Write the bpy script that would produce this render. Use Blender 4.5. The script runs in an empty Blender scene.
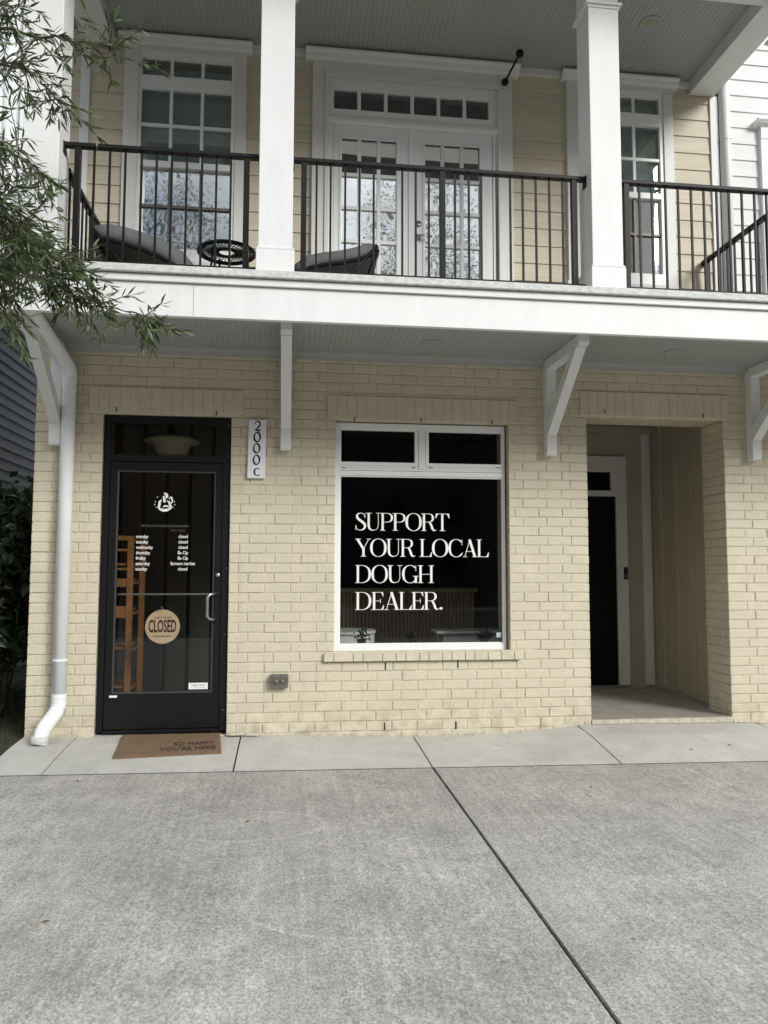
import bpy, bmesh, math, random
from mathutils import Vector, Matrix, noise as mnoise
random.seed(7)
R = math.radians
scene = bpy.context.scene
col = scene.collection

# ------------------------------------------------------------------ camera
F_PX = 765.0
CAM = Vector((0, -6.13, 1.29))
yaw, pit, rol = R(7.05), R(4.31), R(.135)
cy_, sy_, cp_, sp_ = math.cos(yaw), math.sin(yaw), math.cos(pit), math.sin(pit)
FW = Vector((sy_*cp_, cy_*cp_, sp_)); rt = Vector((cy_, -sy_, 0)); up = rt.cross(FW)
RT = rt*math.cos(rol) + up*math.sin(rol); UP = -rt*math.sin(rol) + up*math.cos(rol)
cd = bpy.data.cameras.new('camera'); cam = bpy.data.objects.new('camera', cd); col.objects.link(cam)
cam.matrix_world = Matrix(((RT.x, UP.x, -FW.x, CAM.x), (RT.y, UP.y, -FW.y, CAM.y), (RT.z, UP.z, -FW.z, CAM.z), (0, 0, 0, 1)))
cd.sensor_fit = 'VERTICAL'; cd.sensor_height = 36; cd.lens = F_PX/1024*36
cd.clip_start = .05; cd.clip_end = 2000
scene.camera = cam
scene.render.resolution_x, scene.render.resolution_y = 768, 1024

def at(x, y, Y=0.0):
    """point of the vertical plane at depth Y that the photograph shows at pixel x, y"""
    d = FW*F_PX + RT*(x-384) - UP*(y-512)
    return CAM + d*((Y-CAM.y)/d.y)
def atz(x, y, Z=0.0):
    d = FW*F_PX + RT*(x-384) - UP*(y-512)
    return CAM + d*((Z-CAM.z)/d.z)

# ------------------------------------------------------------------ light
SUN_EL, SUN_AZ = 28, 143      # azimuth: 180 = straight in front of the facade, less = from the right
w = bpy.data.worlds.new('World'); scene.world = w; w.use_nodes = True
nt = w.node_tree; nt.nodes.clear()
sky = nt.nodes.new('ShaderNodeTexSky'); sky.sky_type = 'NISHITA'; sky.sun_disc = False
sky.sun_elevation = R(SUN_EL); sky.sun_rotation = R(SUN_AZ); sky.air_density = 1.2; sky.dust_density = 2.0
bg1 = nt.nodes.new('ShaderNodeBackground'); bg1.inputs[1].default_value = .05
bg2 = nt.nodes.new('ShaderNodeBackground'); bg2.inputs[0].default_value = (.94, .97, 1.0, 1); bg2.inputs[1].default_value = .34
tc = nt.nodes.new('ShaderNodeTexCoord'); mp = nt.nodes.new('ShaderNodeMapping'); mp.inputs['Scale'].default_value = (1, 1, 2.2)
nz = nt.nodes.new('ShaderNodeTexNoise'); nz.inputs['Scale'].default_value = 2.6; nz.inputs['Detail'].default_value = 7; nz.inputs['Roughness'].default_value = .6
rp = nt.nodes.new('ShaderNodeValToRGB'); rp.color_ramp.elements[0].position = .27; rp.color_ramp.elements[1].position = .47
mx = nt.nodes.new('ShaderNodeMixShader'); out = nt.nodes.new('ShaderNodeOutputWorld')
L = nt.links.new
sx = nt.nodes.new('ShaderNodeSeparateXYZ'); mr = nt.nodes.new('ShaderNodeMapRange')   # overcast: brighter overhead than at the horizon
mr.inputs['From Min'].default_value = .02; mr.inputs['From Max'].default_value = .85; mr.inputs['To Min'].default_value = .14; mr.inputs['To Max'].default_value = .75
L(tc.outputs['Generated'], sx.inputs[0]); L(sx.outputs[2], mr.inputs['Value']); 
nz2 = nt.nodes.new('ShaderNodeTexNoise'); nz2.inputs['Scale'].default_value = 5.5; nz2.inputs['Detail'].default_value = 6
mr2 = nt.nodes.new('ShaderNodeMapRange'); mr2.inputs['From Min'].default_value = .35; mr2.inputs['From Max'].default_value = .65; mr2.inputs['To Min'].default_value = .66; mr2.inputs['To Max'].default_value = 1.35
mm = nt.nodes.new('ShaderNodeMath'); mm.operation = 'MULTIPLY'
L(tc.outputs['Generated'], nz2.inputs['Vector']); L(nz2.outputs[0], mr2.inputs['Value']); L(mr.outputs[0], mm.inputs[0]); L(mr2.outputs[0], mm.inputs[1]); L(mm.outputs[0], bg2.inputs[1])
L(tc.outputs['Generated'], mp.inputs[0]); L(mp.outputs[0], nz.inputs['Vector']); L(nz.outputs[0], rp.inputs[0])
L(sky.outputs[0], bg1.inputs[0]); L(rp.outputs[0], mx.inputs[0]); L(bg1.outputs[0], mx.inputs[1]); L(bg2.outputs[0], mx.inputs[2]); L(mx.outputs[0], out.inputs[0])
sd = bpy.data.lights.new('sun', 'SUN'); sd.energy = 1.5; sd.angle = R(22); sd.color = (1.0, .975, .94)
sun = bpy.data.objects.new('sun', sd); col.objects.link(sun)
az = R(SUN_AZ); sdir = Vector((math.sin(az)*math.cos(R(SUN_EL)), math.cos(az)*math.cos(R(SUN_EL)), math.sin(R(SUN_EL))))
sun.rotation_euler = sdir.to_track_quat('Z', 'Y').to_euler()
scene.view_settings.view_transform = 'Standard'; scene.view_settings.look = 'None'
scene.view_settings.exposure = 1.08; scene.view_settings.gamma = 1
scene.render.engine = 'CYCLES'
scene.cycles.max_bounces = 8; scene.cycles.transparent_max_bounces = 24

# ------------------------------------------------------------------ materials
MATS = {}
def mat(name, base, rough=.6, metal=0., var=.0, vscale=6., bump=0., bscale=60., stretch=(1, 1, 1), spec=.5, var2=None, v2scale=1., dark=None, detail=6, coat=0, dirt=None):
    if name in MATS: return MATS[name]
    m = bpy.data.materials.new(name); m.use_nodes = True; n = m.node_tree; b = n.nodes['Principled BSDF']
    b.inputs['Base Color'].default_value = (*base, 1); b.inputs['Roughness'].default_value = rough
    b.inputs['Metallic'].default_value = metal; b.inputs['Specular IOR Level'].default_value = spec
    b.inputs['Coat Weight'].default_value = coat
    k = n.links.new
    tc = n.nodes.new('ShaderNodeTexCoord'); mp = n.nodes.new('ShaderNodeMapping'); mp.inputs['Scale'].default_value = stretch
    k(tc.outputs['Object'], mp.inputs[0])
    cur = None
    def mixin(cur, fac_node, c2):
        mi = n.nodes.new('ShaderNodeMix'); mi.data_type = 'RGBA'
        if cur is None: mi.inputs[6].default_value = (*base, 1)
        else: k(cur, mi.inputs[6])
        mi.inputs[7].default_value = (*c2, 1); k(fac_node, mi.inputs[0]); return mi.outputs[2]
    if var:
        t = n.nodes.new('ShaderNodeTexNoise'); t.inputs['Scale'].default_value = vscale; t.inputs['Detail'].default_value = detail; t.inputs['Roughness'].default_value = .65
        k(mp.outputs[0], t.inputs['Vector'])
        r = n.nodes.new('ShaderNodeValToRGB'); r.color_ramp.elements[0].position = .38; r.color_ramp.elements[1].position = .66
        k(t.outputs[0], r.inputs[0])
        c2 = dark or tuple(c*(1-var) for c in base); cur = mixin(cur, r.outputs[0], c2)
    if var2:
        t = n.nodes.new('ShaderNodeTexNoise'); t.inputs['Scale'].default_value = v2scale; t.inputs['Detail'].default_value = 3
        k(tc.outputs['Object'], t.inputs['Vector'])
        r = n.nodes.new('ShaderNodeValToRGB'); r.color_ramp.elements[0].position = .42; r.color_ramp.elements[1].position = .72
        k(t.outputs[0], r.inputs[0]); cur = mixin(cur, r.outputs[0], var2)
    if dirt:   # splash dirt along the foot of the wall, blotchy
        ge = n.nodes.new('ShaderNodeSeparateXYZ'); k(tc.outputs['Object'], ge.inputs[0])
        mr = n.nodes.new('ShaderNodeMapRange'); mr.inputs['From Min'].default_value = .34; mr.inputs['From Max'].default_value = -.03; k(ge.outputs[2], mr.inputs['Value'])
        t = n.nodes.new('ShaderNodeTexNoise'); t.inputs['Scale'].default_value = 11; t.inputs['Detail'].default_value = 7; k(tc.outputs['Object'], t.inputs['Vector'])
        r = n.nodes.new('ShaderNodeMapRange'); r.inputs['From Min'].default_value = .42; r.inputs['From Max'].default_value = .75; k(t.outputs[0], r.inputs['Value'])
        mu = n.nodes.new('ShaderNodeMath'); mu.operation = 'MULTIPLY'; k(mr.outputs[0], mu.inputs[0]); k(r.outputs[0], mu.inputs[1]); cur = mixin(cur, mu.outputs[0], dirt)
        # a few long drips and scuffs
        mp2 = n.nodes.new('ShaderNodeMapping'); mp2.inputs['Scale'].default_value = (9, 1, .8); k(tc.outputs['Object'], mp2.inputs[0])
        t2 = n.nodes.new('ShaderNodeTexNoise'); t2.inputs['Scale'].default_value = 1.6; t2.inputs['Detail'].default_value = 5; k(mp2.outputs[0], t2.inputs['Vector'])
        r2 = n.nodes.new('ShaderNodeMapRange'); r2.inputs['From Min'].default_value = .60; r2.inputs['From Max'].default_value = .80; r2.inputs['To Max'].default_value = .35; k(t2.outputs[0], r2.inputs['Value']); cur = mixin(cur, r2.outputs[0], dirt)
    if cur is not None: k(cur, b.inputs['Base Color'])
    if bump:
        t = n.nodes.new('ShaderNodeTexNoise'); t.inputs['Scale'].default_value = bscale; t.inputs['Detail'].default_value = 5
        k(mp.outputs[0], t.inputs['Vector']); bn = n.nodes.new('ShaderNodeBump'); bn.inputs['Strength'].default_value = 1; bn.inputs['Distance'].default_value = bump
        k(t.outputs[0], bn.inputs['Height']); k(bn.outputs[0], b.inputs['Normal'])
    MATS[name] = m; return m

def glass(name, tint, refl, rough=0.0, wob=0.0, mult=1.0):
    m = bpy.data.materials.new(name); m.use_nodes = True; n = m.node_tree; n.nodes.clear(); k = n.links.new
    o = n.nodes.new('ShaderNodeOutputMaterial'); mi = n.nodes.new('ShaderNodeMixShader')
    tr = n.nodes.new('ShaderNodeBsdfTransparent'); tr.inputs[0].default_value = (*tint, 1)
    gl = n.nodes.new('ShaderNodeBsdfGlossy'); gl.inputs['Roughness'].default_value = rough; gl.inputs[0].default_value = (.97, .99, 1, 1)
    fr = n.nodes.new('ShaderNodeFresnel'); fr.inputs[0].default_value = 1.5
    ma = n.nodes.new('ShaderNodeMath'); ma.operation = 'MULTIPLY_ADD'; ma.inputs[1].default_value = mult; ma.inputs[2].default_value = refl; ma.use_clamp = True
    k(fr.outputs[0], ma.inputs[0]); k(ma.outputs[0], mi.inputs[0]); k(tr.outputs[0], mi.inputs[1]); k(gl.outputs[0], mi.inputs[2]); k(mi.outputs[0], o.inputs[0])
    if wob:
        tc = n.nodes.new('ShaderNodeTexCoord'); t = n.nodes.new('ShaderNodeTexNoise'); t.inputs['Scale'].default_value = 2.2; t.inputs['Detail'].default_value = 1
        k(tc.outputs['Object'], t.inputs['Vector']); bn = n.nodes.new('ShaderNodeBump'); bn.inputs['Distance'].default_value = wob
        k(t.outputs[0], bn.inputs['Height']); k(bn.outputs[0], gl.inputs['Normal']); k(bn.outputs[0], fr.inputs['Normal'])
    return m

M_brick = mat('painted_brick', (.635, .58, .445), .62, var=.12, vscale=5, bump=.0042, bscale=52, var2=(.575, .525, .40), v2scale=2.2, dirt=(.37, .32, .23))
M_mortar = mat('painted_mortar', (.60, .545, .42), .75, dirt=(.30, .27, .20), var=.22, vscale=16, bump=.010, bscale=48)
M_sill = mat('painted_sill_brick', (.60, .545, .42), .6, var=.15, vscale=8, bump=.002, bscale=60)
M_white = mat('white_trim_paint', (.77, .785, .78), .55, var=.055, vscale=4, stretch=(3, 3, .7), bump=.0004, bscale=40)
M_whitew = mat('weathered_white_ledge', (.66, .67, .65), .65, var=.28, vscale=16, bump=.001, bscale=80, stretch=(1.6, 1, 3))
M_vinyl = mat('white_window_vinyl', (.82, .835, .83), .35, var=.02, vscale=3)
M_trim2 = mat('porch_trim_paint', (.70, .71, .68), .5, var=.04, vscale=3, bump=.0004, bscale=40)
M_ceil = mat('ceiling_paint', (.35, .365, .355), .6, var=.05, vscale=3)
M_siding = mat('beige_fibre_siding', (.63, .575, .45), .65, var=.16, vscale=9, bump=.0016, bscale=26, stretch=(.35, 1, 6))
M_siding2 = mat('white_fibre_siding', (.74, .755, .75), .65, var=.08, vscale=9, bump=.0016, bscale=26, stretch=(.35, 1, 6))
M_siding3 = mat('grey_blue_siding', (.40, .43, .49), .7, var=.12, vscale=9, bump=.001, bscale=26, stretch=(1, .35, 6))
M_board = mat('olive_board_paint', (.43, .395, .30), .7, var=.08, vscale=4, bump=.0004, bscale=40)
M_black = mat('black_rail_paint', (.006, .0055, .0055), .5, spec=.25, var=.2, vscale=9)
M_alu = mat('black_door_aluminium', (.007, .007, .0085), .42, spec=.3, var=.1, vscale=5)
M_navy = mat('dark_door_paint', (.003, .0035, .006), .5, spec=.15)
M_steel = mat('brushed_steel', (.45, .45, .44), .32, metal=1)
M_nickel = mat('grey_metal_box', (.20, .185, .165), .5, metal=.4, var=.3, vscale=20)
M_vinylw = mat('white_lettering', (.83, .83, .82), .5)
M_grey = mat('faint_grey_lettering', (.085, .085, .082), .6)
M_sign = mat('white_sign_face', (.84, .85, .89), .4, var=.05, vscale=6)
M_ink = mat('black_sign_paint', (.01, .01, .01), .5)
M_brown = mat('dark_brown_ink', (.05, .016, .010), .6)
M_tan = mat('tan_sign_board', (.76, .57, .39), .6, var=.12, vscale=9)
M_coir = mat('coir_mat', (.205, .135, .078), .95, var=.35, vscale=160, bump=.004, bscale=260, var2=(.155, .10, .06), v2scale=9)
M_coird = mat('coir_mat_print', (.05, .035, .024), .95, var=.3, vscale=100)
M_pipe = mat('downspout_paint', (.80, .82, .83), .38, var=.05, vscale=3)
M_concrete_floor = mat('entry_concrete', (.33, .31, .265), .8, var=.22, vscale=5, bump=.001, bscale=50)
M_dark = mat('dark_interior_wall', (.045, .046, .044), .8)
M_pale = mat('grey_green_boards', (.15, .16, .14), .7)
M_floor_in = mat('interior_floor', (.36, .33, .28), .5)
M_wood = mat('orange_wood', (.42, .20, .075), .5, var=.35, vscale=6, stretch=(8, 8, 1))
M_slat = mat('walnut_slats', (.66, .50, .34), .55, var=.3, vscale=5, stretch=(14, 14, 1))
M_top = mat('counter_top', (.70, .58, .42), .5, var=.2, vscale=6)
M_tablew = mat('white_table', (.85, .87, .86), .45, var=.03, vscale=3)
M_leafd = mat('dark_plant', (.030, .052, .028), .6, var=.4, vscale=12)
M_pot = mat('black_pot', (.012, .012, .012), .4)
M_shade = mat('pale_lamp_glass', (.72, .68, .50), .35)
M_curtain = mat('curtain_fabric', (.55, .54, .50), .9)
M_blind = mat('window_blind', (.80, .84, .82), .7)
M_room = mat('upper_room_dark', (.05, .05, .05), .9)
M_cush = mat('grey_cushion', (.15, .155, .16), .85, var=.12, vscale=6, bump=.0006, bscale=300)
M_bark = mat('tree_bark', (.11, .09, .07), .9, var=.4, vscale=20, bump=.006, bscale=30, stretch=(3, 3, .6))
M_asph = mat('asphalt', (.06, .06, .06), .9, var=.3, vscale=60)
M_roof = mat('roof_shingle', (.08, .078, .075), .9, var=.3, vscale=14)
M_car = mat('dark_car_paint', (.018, .02, .024), .18, coat=1)
M_tyre = mat('tyre_rubber', (.012, .012, .012), .8)
M_redbrick = mat('red_brick_far', (.20, .09, .065), .8, var=.3, vscale=20)
M_farb = mat('dark_grey_far_wall', (.07, .072, .07), .8)
M_sealant = mat('joint_filler', (.022, .021, .019), .95)
M_cem = mat('pale_cement_edge', (.56, .52, .43), .85, var=.3, vscale=26, bump=.004, bscale=60)
G_shop = glass('shop_glass', (.95, .955, .94), .0, mult=.55)
G_up = glass('coated_glass', (.60, .64, .62), .78, rough=.02, wob=.003)
G_mid = glass('window_glass', (.70, .74, .73), .48, rough=.02, wob=.003)
G_up2 = glass('low_coated_glass', (.82, .86, .85), .05, wob=.004)
G_car = glass('car_glass', (.2, .2, .2), .1)

def leafmat(name, c1, c2, c3):
    m = bpy.data.materials.new(name); m.use_nodes = True; n = m.node_tree; b = n.nodes['Principled BSDF']; k = n.links.new
    g = n.nodes.new('ShaderNodeNewGeometry'); r = n.nodes.new('ShaderNodeValToRGB')
    r.color_ramp.elements[0].color = (*c1, 1); r.color_ramp.elements[1].color = (*c3, 1); e = r.color_ramp.elements.new(.55); e.color = (*c2, 1)
    k(g.outputs['Random Per Island'], r.inputs[0]); k(r.outputs[0], b.inputs['Base Color'])
    b.inputs['Roughness'].default_value = .42; b.inputs['Specular IOR Level'].default_value = .5
    t = n.nodes.new('ShaderNodeBsdfTranslucent'); k(r.outputs[0], t.inputs[0]); mi = n.nodes.new('ShaderNodeMixShader'); mi.inputs[0].default_value = .25
    k(b.outputs[0], mi.inputs[1]); k(t.outputs[0], mi.inputs[2]); k(mi.outputs[0], n.nodes['Material Output'].inputs[0]); return m
M_leaf = leafmat('oak_leaves', (.040, .062, .024), (.075, .105, .042), (.17, .20, .09))
M_leaf2 = leafmat('shrub_leaves', (.012, .024, .012), (.022, .040, .018), (.05, .075, .035))
M_leaf3 = leafmat('far_leaves', (.02, .04, .014), (.04, .065, .022), (.07, .10, .035))
M_grass = leafmat('grass_blades', (.03, .05, .015), (.05, .075, .025), (.09, .11, .04))
M_lawn = mat('lawn_soil', (.035, .040, .020), .95, var=.4, vscale=20)

def concrete(name, base, streak, blot, speck, slab):
    m = bpy.data.materials.new(name); m.use_nodes = True; n = m.node_tree; b = n.nodes['Principled BSDF']; k = n.links.new
    tc = n.nodes.new('ShaderNodeTexCoord')
    def noise(scale, detail, st=(1, 1, 1), rough=.6):
        mp = n.nodes.new('ShaderNodeMapping'); mp.inputs['Scale'].default_value = st; k(tc.outputs['Object'], mp.inputs[0])
        t = n.nodes.new('ShaderNodeTexNoise'); t.inputs['Scale'].default_value = scale; t.inputs['Detail'].default_value = detail; t.inputs['Roughness'].default_value = rough
        k(mp.outputs[0], t.inputs['Vector']); return t.outputs[0]
    def ramp(s, a, b_, lo, hi):
        r = n.nodes.new('ShaderNodeMapRange'); r.inputs['From Min'].default_value = a; r.inputs['From Max'].default_value = b_
        r.inputs['To Min'].default_value = lo; r.inputs['To Max'].default_value = hi; k(s, r.inputs['Value']); return r.outputs[0]
    def mul(a, b_):
        x = n.nodes.new('ShaderNodeMath'); x.operation = 'MULTIPLY'; k(a, x.inputs[0]); k(b_, x.inputs[1]); return x.outputs[0]
    v = ramp(noise(.9, 5), .3, .7, 1-blot, 1+blot)
    v = mul(v, ramp(noise(4.5, 6), .3, .7, 1-blot*.8, 1+blot*.8))
    v = mul(v, ramp(noise(95, 3, (1, .7, 1), .9), .38, .62, 1-speck, 1+speck))
    v = mul(v, ramp(noise(34, 6, (1, .6, 1), .85), .35, .65, 1-speck*.55, 1+speck*.55))
    v = mul(v, ramp(noise(30, 4, (1, .06, 1)), .3, .7, 1-streak, 1+streak))
    v = mul(v, ramp(noise(7, 2), .66, .74, 1, .84)); v = mul(v, ramp(noise(23, 1), .74, .78, 1, .72))
    if slab:   # faint scuffed tyre arcs and ring worn into the slab
        for (cx, cy, rad, asp, wd) in ((.335, -2.93, .50, .62, .024), (-.22, -1.95, .42, .55, .03)):
            mp = n.nodes.new('ShaderNodeMapping'); mp.inputs['Location'].default_value = (-cx, -cy*1, 0); k(tc.outputs['Object'], mp.inputs[0])
            m2 = n.nodes.new('ShaderNodeMapping'); m2.inputs['Scale'].default_value = (1, 1/asp, 0); k(mp.outputs[0], m2.inputs[0])
            ln = n.nodes.new('ShaderNodeVectorMath'); ln.operation = 'LENGTH'; k(m2.outputs[0], ln.inputs[0])
            s = n.nodes.new('ShaderNodeMath'); s.operation = 'SUBTRACT'; k(ln.outputs['Value'], s.inputs[0]); s.inputs[1].default_value = rad
            a = n.nodes.new('ShaderNodeMath'); a.operation = 'ABSOLUTE'; k(s.outputs[0], a.inputs[0])
            rr = ramp(a.outputs[0], 0, wd, 1, 0); q = mul(rr, ramp(noise(7, 4),   .36, .55, 0, .28))
            ad = n.nodes.new('ShaderNodeMath'); ad.operation = 'ADD'; ad.inputs[1].default_value = 1; k(q, ad.inputs[0]); v = mul(v, ad.outputs[0])
    mi = n.nodes.new('ShaderNodeMix'); mi.data_type = 'RGBA'; mi.blend_type = 'MULTIPLY'; mi.inputs[0].default_value = 1
    mi.inputs[6].default_value = (*base, 1); cb = n.nodes.new('ShaderNodeCombineColor')
    for i in range(3): k(v, cb.inputs[i])
    k(cb.outputs[0], mi.inputs[7]); k(mi.outputs[2], b.inputs['Base Color']); b.inputs['Roughness'].default_value = .88
    bn = n.nodes.new('ShaderNodeBump'); bn.inputs['Distance'].default_value = .003 if slab else .001; k(noise(110, 4, (1, .5, 1)), bn.inputs['Height']); k(bn.outputs[0], b.inputs['Normal'])
    return m
M_drive = concrete('driveway_concrete', (.355, .346, .318), .12, .17, .36, True)
M_walk = concrete('walk_concrete', (.465, .458, .425), .02, .12, .05, False)

# ------------------------------------------------------------------ mesh builder
class MB:
    def __init__(s): s.v = []; s.f = []
    def quad(s, *p):
        n = len(s.v); s.v += [Vector(q) for q in p]; s.f.append(tuple(range(n, n+len(p)))); return s
    def box(s, x0, x1, y0, y1, z0, z1):
        n = len(s.v); s.v += [Vector((x, y, z)) for x in (x0, x1) for y in (y0, y1) for z in (z0, z1)]
        for f in ((0, 1, 3, 2), (4, 6, 7, 5), (0, 4, 5, 1), (2, 3, 7, 6), (0, 2, 6, 4), (1, 5, 7, 3)): s.f.append(tuple(n+i for i in f))
        return s
    def prism(s, prof, axis, a, b):
        """extrude closed 2-D profile along axis x / y / z"""
        n = len(s.v); c = len(prof)
        def P(u, v, t): return Vector((t, u, v)) if axis == 'x' else Vector((u, t, v)) if axis == 'y' else Vector((u, v, t))
        s.v += [P(u, v, a) for u, v in prof] + [P(u, v, b) for u, v in prof]
        s.f.append(tuple(range(n, n+c))); s.f.append(tuple(range(n+2*c-1, n+c-1, -1)))
        for i in range(c): j = (i+1) % c; s.f.append((n+i, n+c+i, n+c+j, n+j))
        return s
    def tube(s, pts, rad, seg=10, cap=True):
        pts = [Vector(p) for p in pts]; rads = rad if isinstance(rad, (list, tuple)) else [rad]*len(pts)
        rings = []; prev = None
        for i, p in enumerate(pts):
            d = (pts[min(i+1, len(pts)-1)]-pts[max(i-1, 0)]).normalized()
            a = prev if prev is not None else (Vector((0, 0, 1)) if abs(d.z) < .9 else Vector((1, 0, 0)))
            u = (a-d*a.dot(d)).normalized(); prev = u; w_ = d.cross(u)
            n = len(s.v); s.v += [p+(u*math.cos(2*math.pi*k/seg)+w_*math.sin(2*math.pi*k/seg))*rads[i] for k in range(seg)]; rings.append(n)
        for a, b in zip(rings, rings[1:]):
            for k in range(seg): j = (k+1) % seg; s.f.append((a+k, a+j, b+j, b+k))
        if cap: s.f.append(tuple(rings[0]+k for k in range(seg))[::-1]); s.f.append(tuple(rings[-1]+k for k in range(seg)))
        return s
    def lathe(s, prof, c, seg=24, axis='z'):
        n0 = len(s.v); c = Vector(c)
        for r_, h in prof:
            for k in range(seg):
                a = 2*math.pi*k/seg; q = Vector((r_*math.cos(a), r_*math.sin(a), h))
                if axis == 'y': q = Vector((q.x, -h, q.y))
                s.v.append(c+q)
        for i in range(len(prof)-1):
            for k in range(seg): j = (k+1) % seg; s.f.append((n0+i*seg+k, n0+i*seg+j, n0+(i+1)*seg+j, n0+(i+1)*seg+k))
        s.f.append(tuple(n0+k for k in range(seg))[::-1]); m_ = n0+(len(prof)-1)*seg; s.f.append(tuple(m_+k for k in range(seg)))
        return s
    def build(s, name, m, parent=None, bevel=0, smooth=False, loc=None, fix=True):
        me = bpy.data.meshes.new(name); off = Vector((0, 0, 0))
        if parent is not None:
            q = parent
            while q is not None: off += q.location; q = q.parent
        me.from_pydata([tuple(v-off) for v in s.v] if loc is None else [tuple(v) for v in s.v], [], s.f)
        me.materials.append(m); me.update()
        if fix:
            bm = bmesh.new(); bm.from_mesh(me); bmesh.ops.recalc_face_normals(bm, faces=bm.faces); bm.to_mesh(me); bm.free()
        o = bpy.data.objects.new(name, me); col.objects.link(o)
        if loc is not None: o.location = Vector(loc)
        if parent is not None: o.parent = parent
        if smooth:
            for p in me.polygons: p.use_smooth = True
        if bevel:
            bv = o.modifiers.new('bevel', 'BEVEL'); bv.width = bevel; bv.segments = 2; bv.limit_method = 'ANGLE'; bv.angle_limit = R(40)
        return o
def tag(o, label=None, cat=None, group=None, kind=None):
    if label: o['label'] = label
    if cat: o['category'] = cat
    if group: o['group'] = group
    if kind: o['kind'] = kind
    return o
def empty(name, loc, label, cat, group=None):
    o = bpy.data.objects.new(name, None); col.objects.link(o); o.location = loc; o.empty_display_size = .2
    return tag(o, label, cat, group)
def copy_tree(o, parent=None, loc=None):
    c = o.copy(); col.objects.link(c)
    if parent is not None: c.parent = parent
    if loc is not None: c.location = loc
    for ch in [q for q in bpy.data.objects if q.parent == o]: copy_tree(ch, c)
    return c
def bx(name, m, parent, x0, x1, y0, y1, z0, z1, bevel=.002): return MB().box(x0, x1, y0, y1, z0, z1).build(name, m, parent, bevel)

# ================================================================== the ground
def ground_z(x, y):
    return -.062 - .010*(x-1.0) if y > -12 else -.062-.010*(x-1.0)
def sheet(name, m, x0, x1, y0, y1, z, nx=1, ny=1):
    b = MB()
    for i in range(nx):
        for j in range(ny):
            xa, xb = x0+(x1-x0)*i/nx, x0+(x1-x0)*(i+1)/nx; ya, yb = y0+(y1-y0)*j/ny, y0+(y1-y0)*(j+1)/ny
            b.quad((xa, ya, z(xa, ya)), (xb, ya, z(xb, ya)), (xb, yb, z(xb, yb)), (xa, yb, z(xa, yb)))
    return tag(b.build(name, m), kind='structure')
sheet('ground', M_lawn, -700, 700, -700, 700, lambda x, y: -.50)
# driveway slabs, split by one control joint that runs away from the wall
JX, JW = .995, .009
for xa, xb in ((-9, JX-JW), (JX+JW, 9)):
    bm_ = MB()
    ya, yb = -9.0, -.866
    bm_.quad((xa, ya, ground_z(xa, 0)), (xb, ya, ground_z(xb, 0)), (xb, yb, ground_z(xb, 0)), (xa, yb, ground_z(xa, 0)))
    bm_.quad((xa, yb, ground_z(xa, 0)), (xb, yb, ground_z(xb, 0)), (xb, yb, -.3), (xa, yb, -.3))
    e = JX-JW if xb < 2 else JX+JW
    bm_.quad((e, ya, ground_z(e, 0)), (e, yb, ground_z(e, 0)), (e, yb, -.3), (e, ya, -.3))
    tag(bm_.build('driveway', M_drive, fix=False), kind='structure')
tag(MB().box(JX-.02, JX+.02, -9, -.86, -.12, -.078).build('driveway_joint', M_sealant), kind='structure')
# walk strip against the wall, its slabs tilt a little towards the driveway
def wallz(x):
    P = [(-9, .06), (-1.97, .045), (-1.45, .035), (-.36, .018), (.1, .010), (.99, -.026), (1.7, -.024), (2.36, .045), (2.48, .052), (3.0, .048), (3.72, .040), (3.9, .030), (4.6, -.02), (9, -.05)]
    for (a, za), (b, zb) in zip(P, P[1:]):
        if a <= x <= b: return za+(zb-za)*(x-a)/(b-a)
    return 0
def outz(x): return ground_z(x, 0)-.001
edges = [-1.965, -1.575, -.354, JX, 2.354, 3.93, 5.6, 9]
for i, (a, b) in enumerate(zip(edges, edges[1:])):
    bm_ = MB(); n_ = 14; g = .006
    xs = [a+g+(b-a-2*g)*k/n_ for k in range(n_+1)]
    ys = [-.836, -.826, -.6, -.3, .30]
    def Z(x, y):
        t = min(1, max(0, (-y-.0)/.84)); z = wallz(x)*(1-t)+outz(x)*t
        return z-(.006 if y < -.84 else 0)
    if i == 0: # the left slab ends in a slanting edge on the lawn
        pass
    for p, q in zip(xs, xs[1:]):
        for y0, y1 in zip(ys, ys[1:]): bm_.quad((p, y0, Z(p, y0)), (q, y0, Z(q, y0)), (q, y1, Z(q, y1)), (p, y1, Z(p, y1)))
        bm_.quad((p, -.836, Z(p, -.836)), (q, -.836, Z(q, -.836)), (q, -.836, -.3), (p, -.836, -.3))
    for x in (xs[0], xs[-1]):
        for y0, y1 in zip(ys, ys[1:]): bm_.quad((x, y0, Z(x, y0)), (x, y1, Z(x, y1)), (x, y1, -.3), (x, y0, -.3))
    tag(bm_.build('sidewalk', M_walk, fix=False), kind='structure')
bm_ = MB()
bm_.quad((-9, -.875, ground_z(-9, 0)-.0035), (9, -.875, ground_z(9, 0)-.0035), (9, -.834, ground_z(9, 0)-.0035), (-9, -.834, ground_z(-9, 0)-.0035))
tag(bm_.build('sidewalk_joint', M_sealant), kind='structure')
bm_ = MB()
for e in edges[1:-2]:
    bm_.quad((e-.02, -.835, outz(e)-.018), (e+.02, -.835, outz(e)-.018), (e+.012, -.004, wallz(e)-.022), (e-.012, -.004, wallz(e)-.022))
tag(bm_.build('sidewalk_slab_joints', M_sealant), kind='structure')
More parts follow.
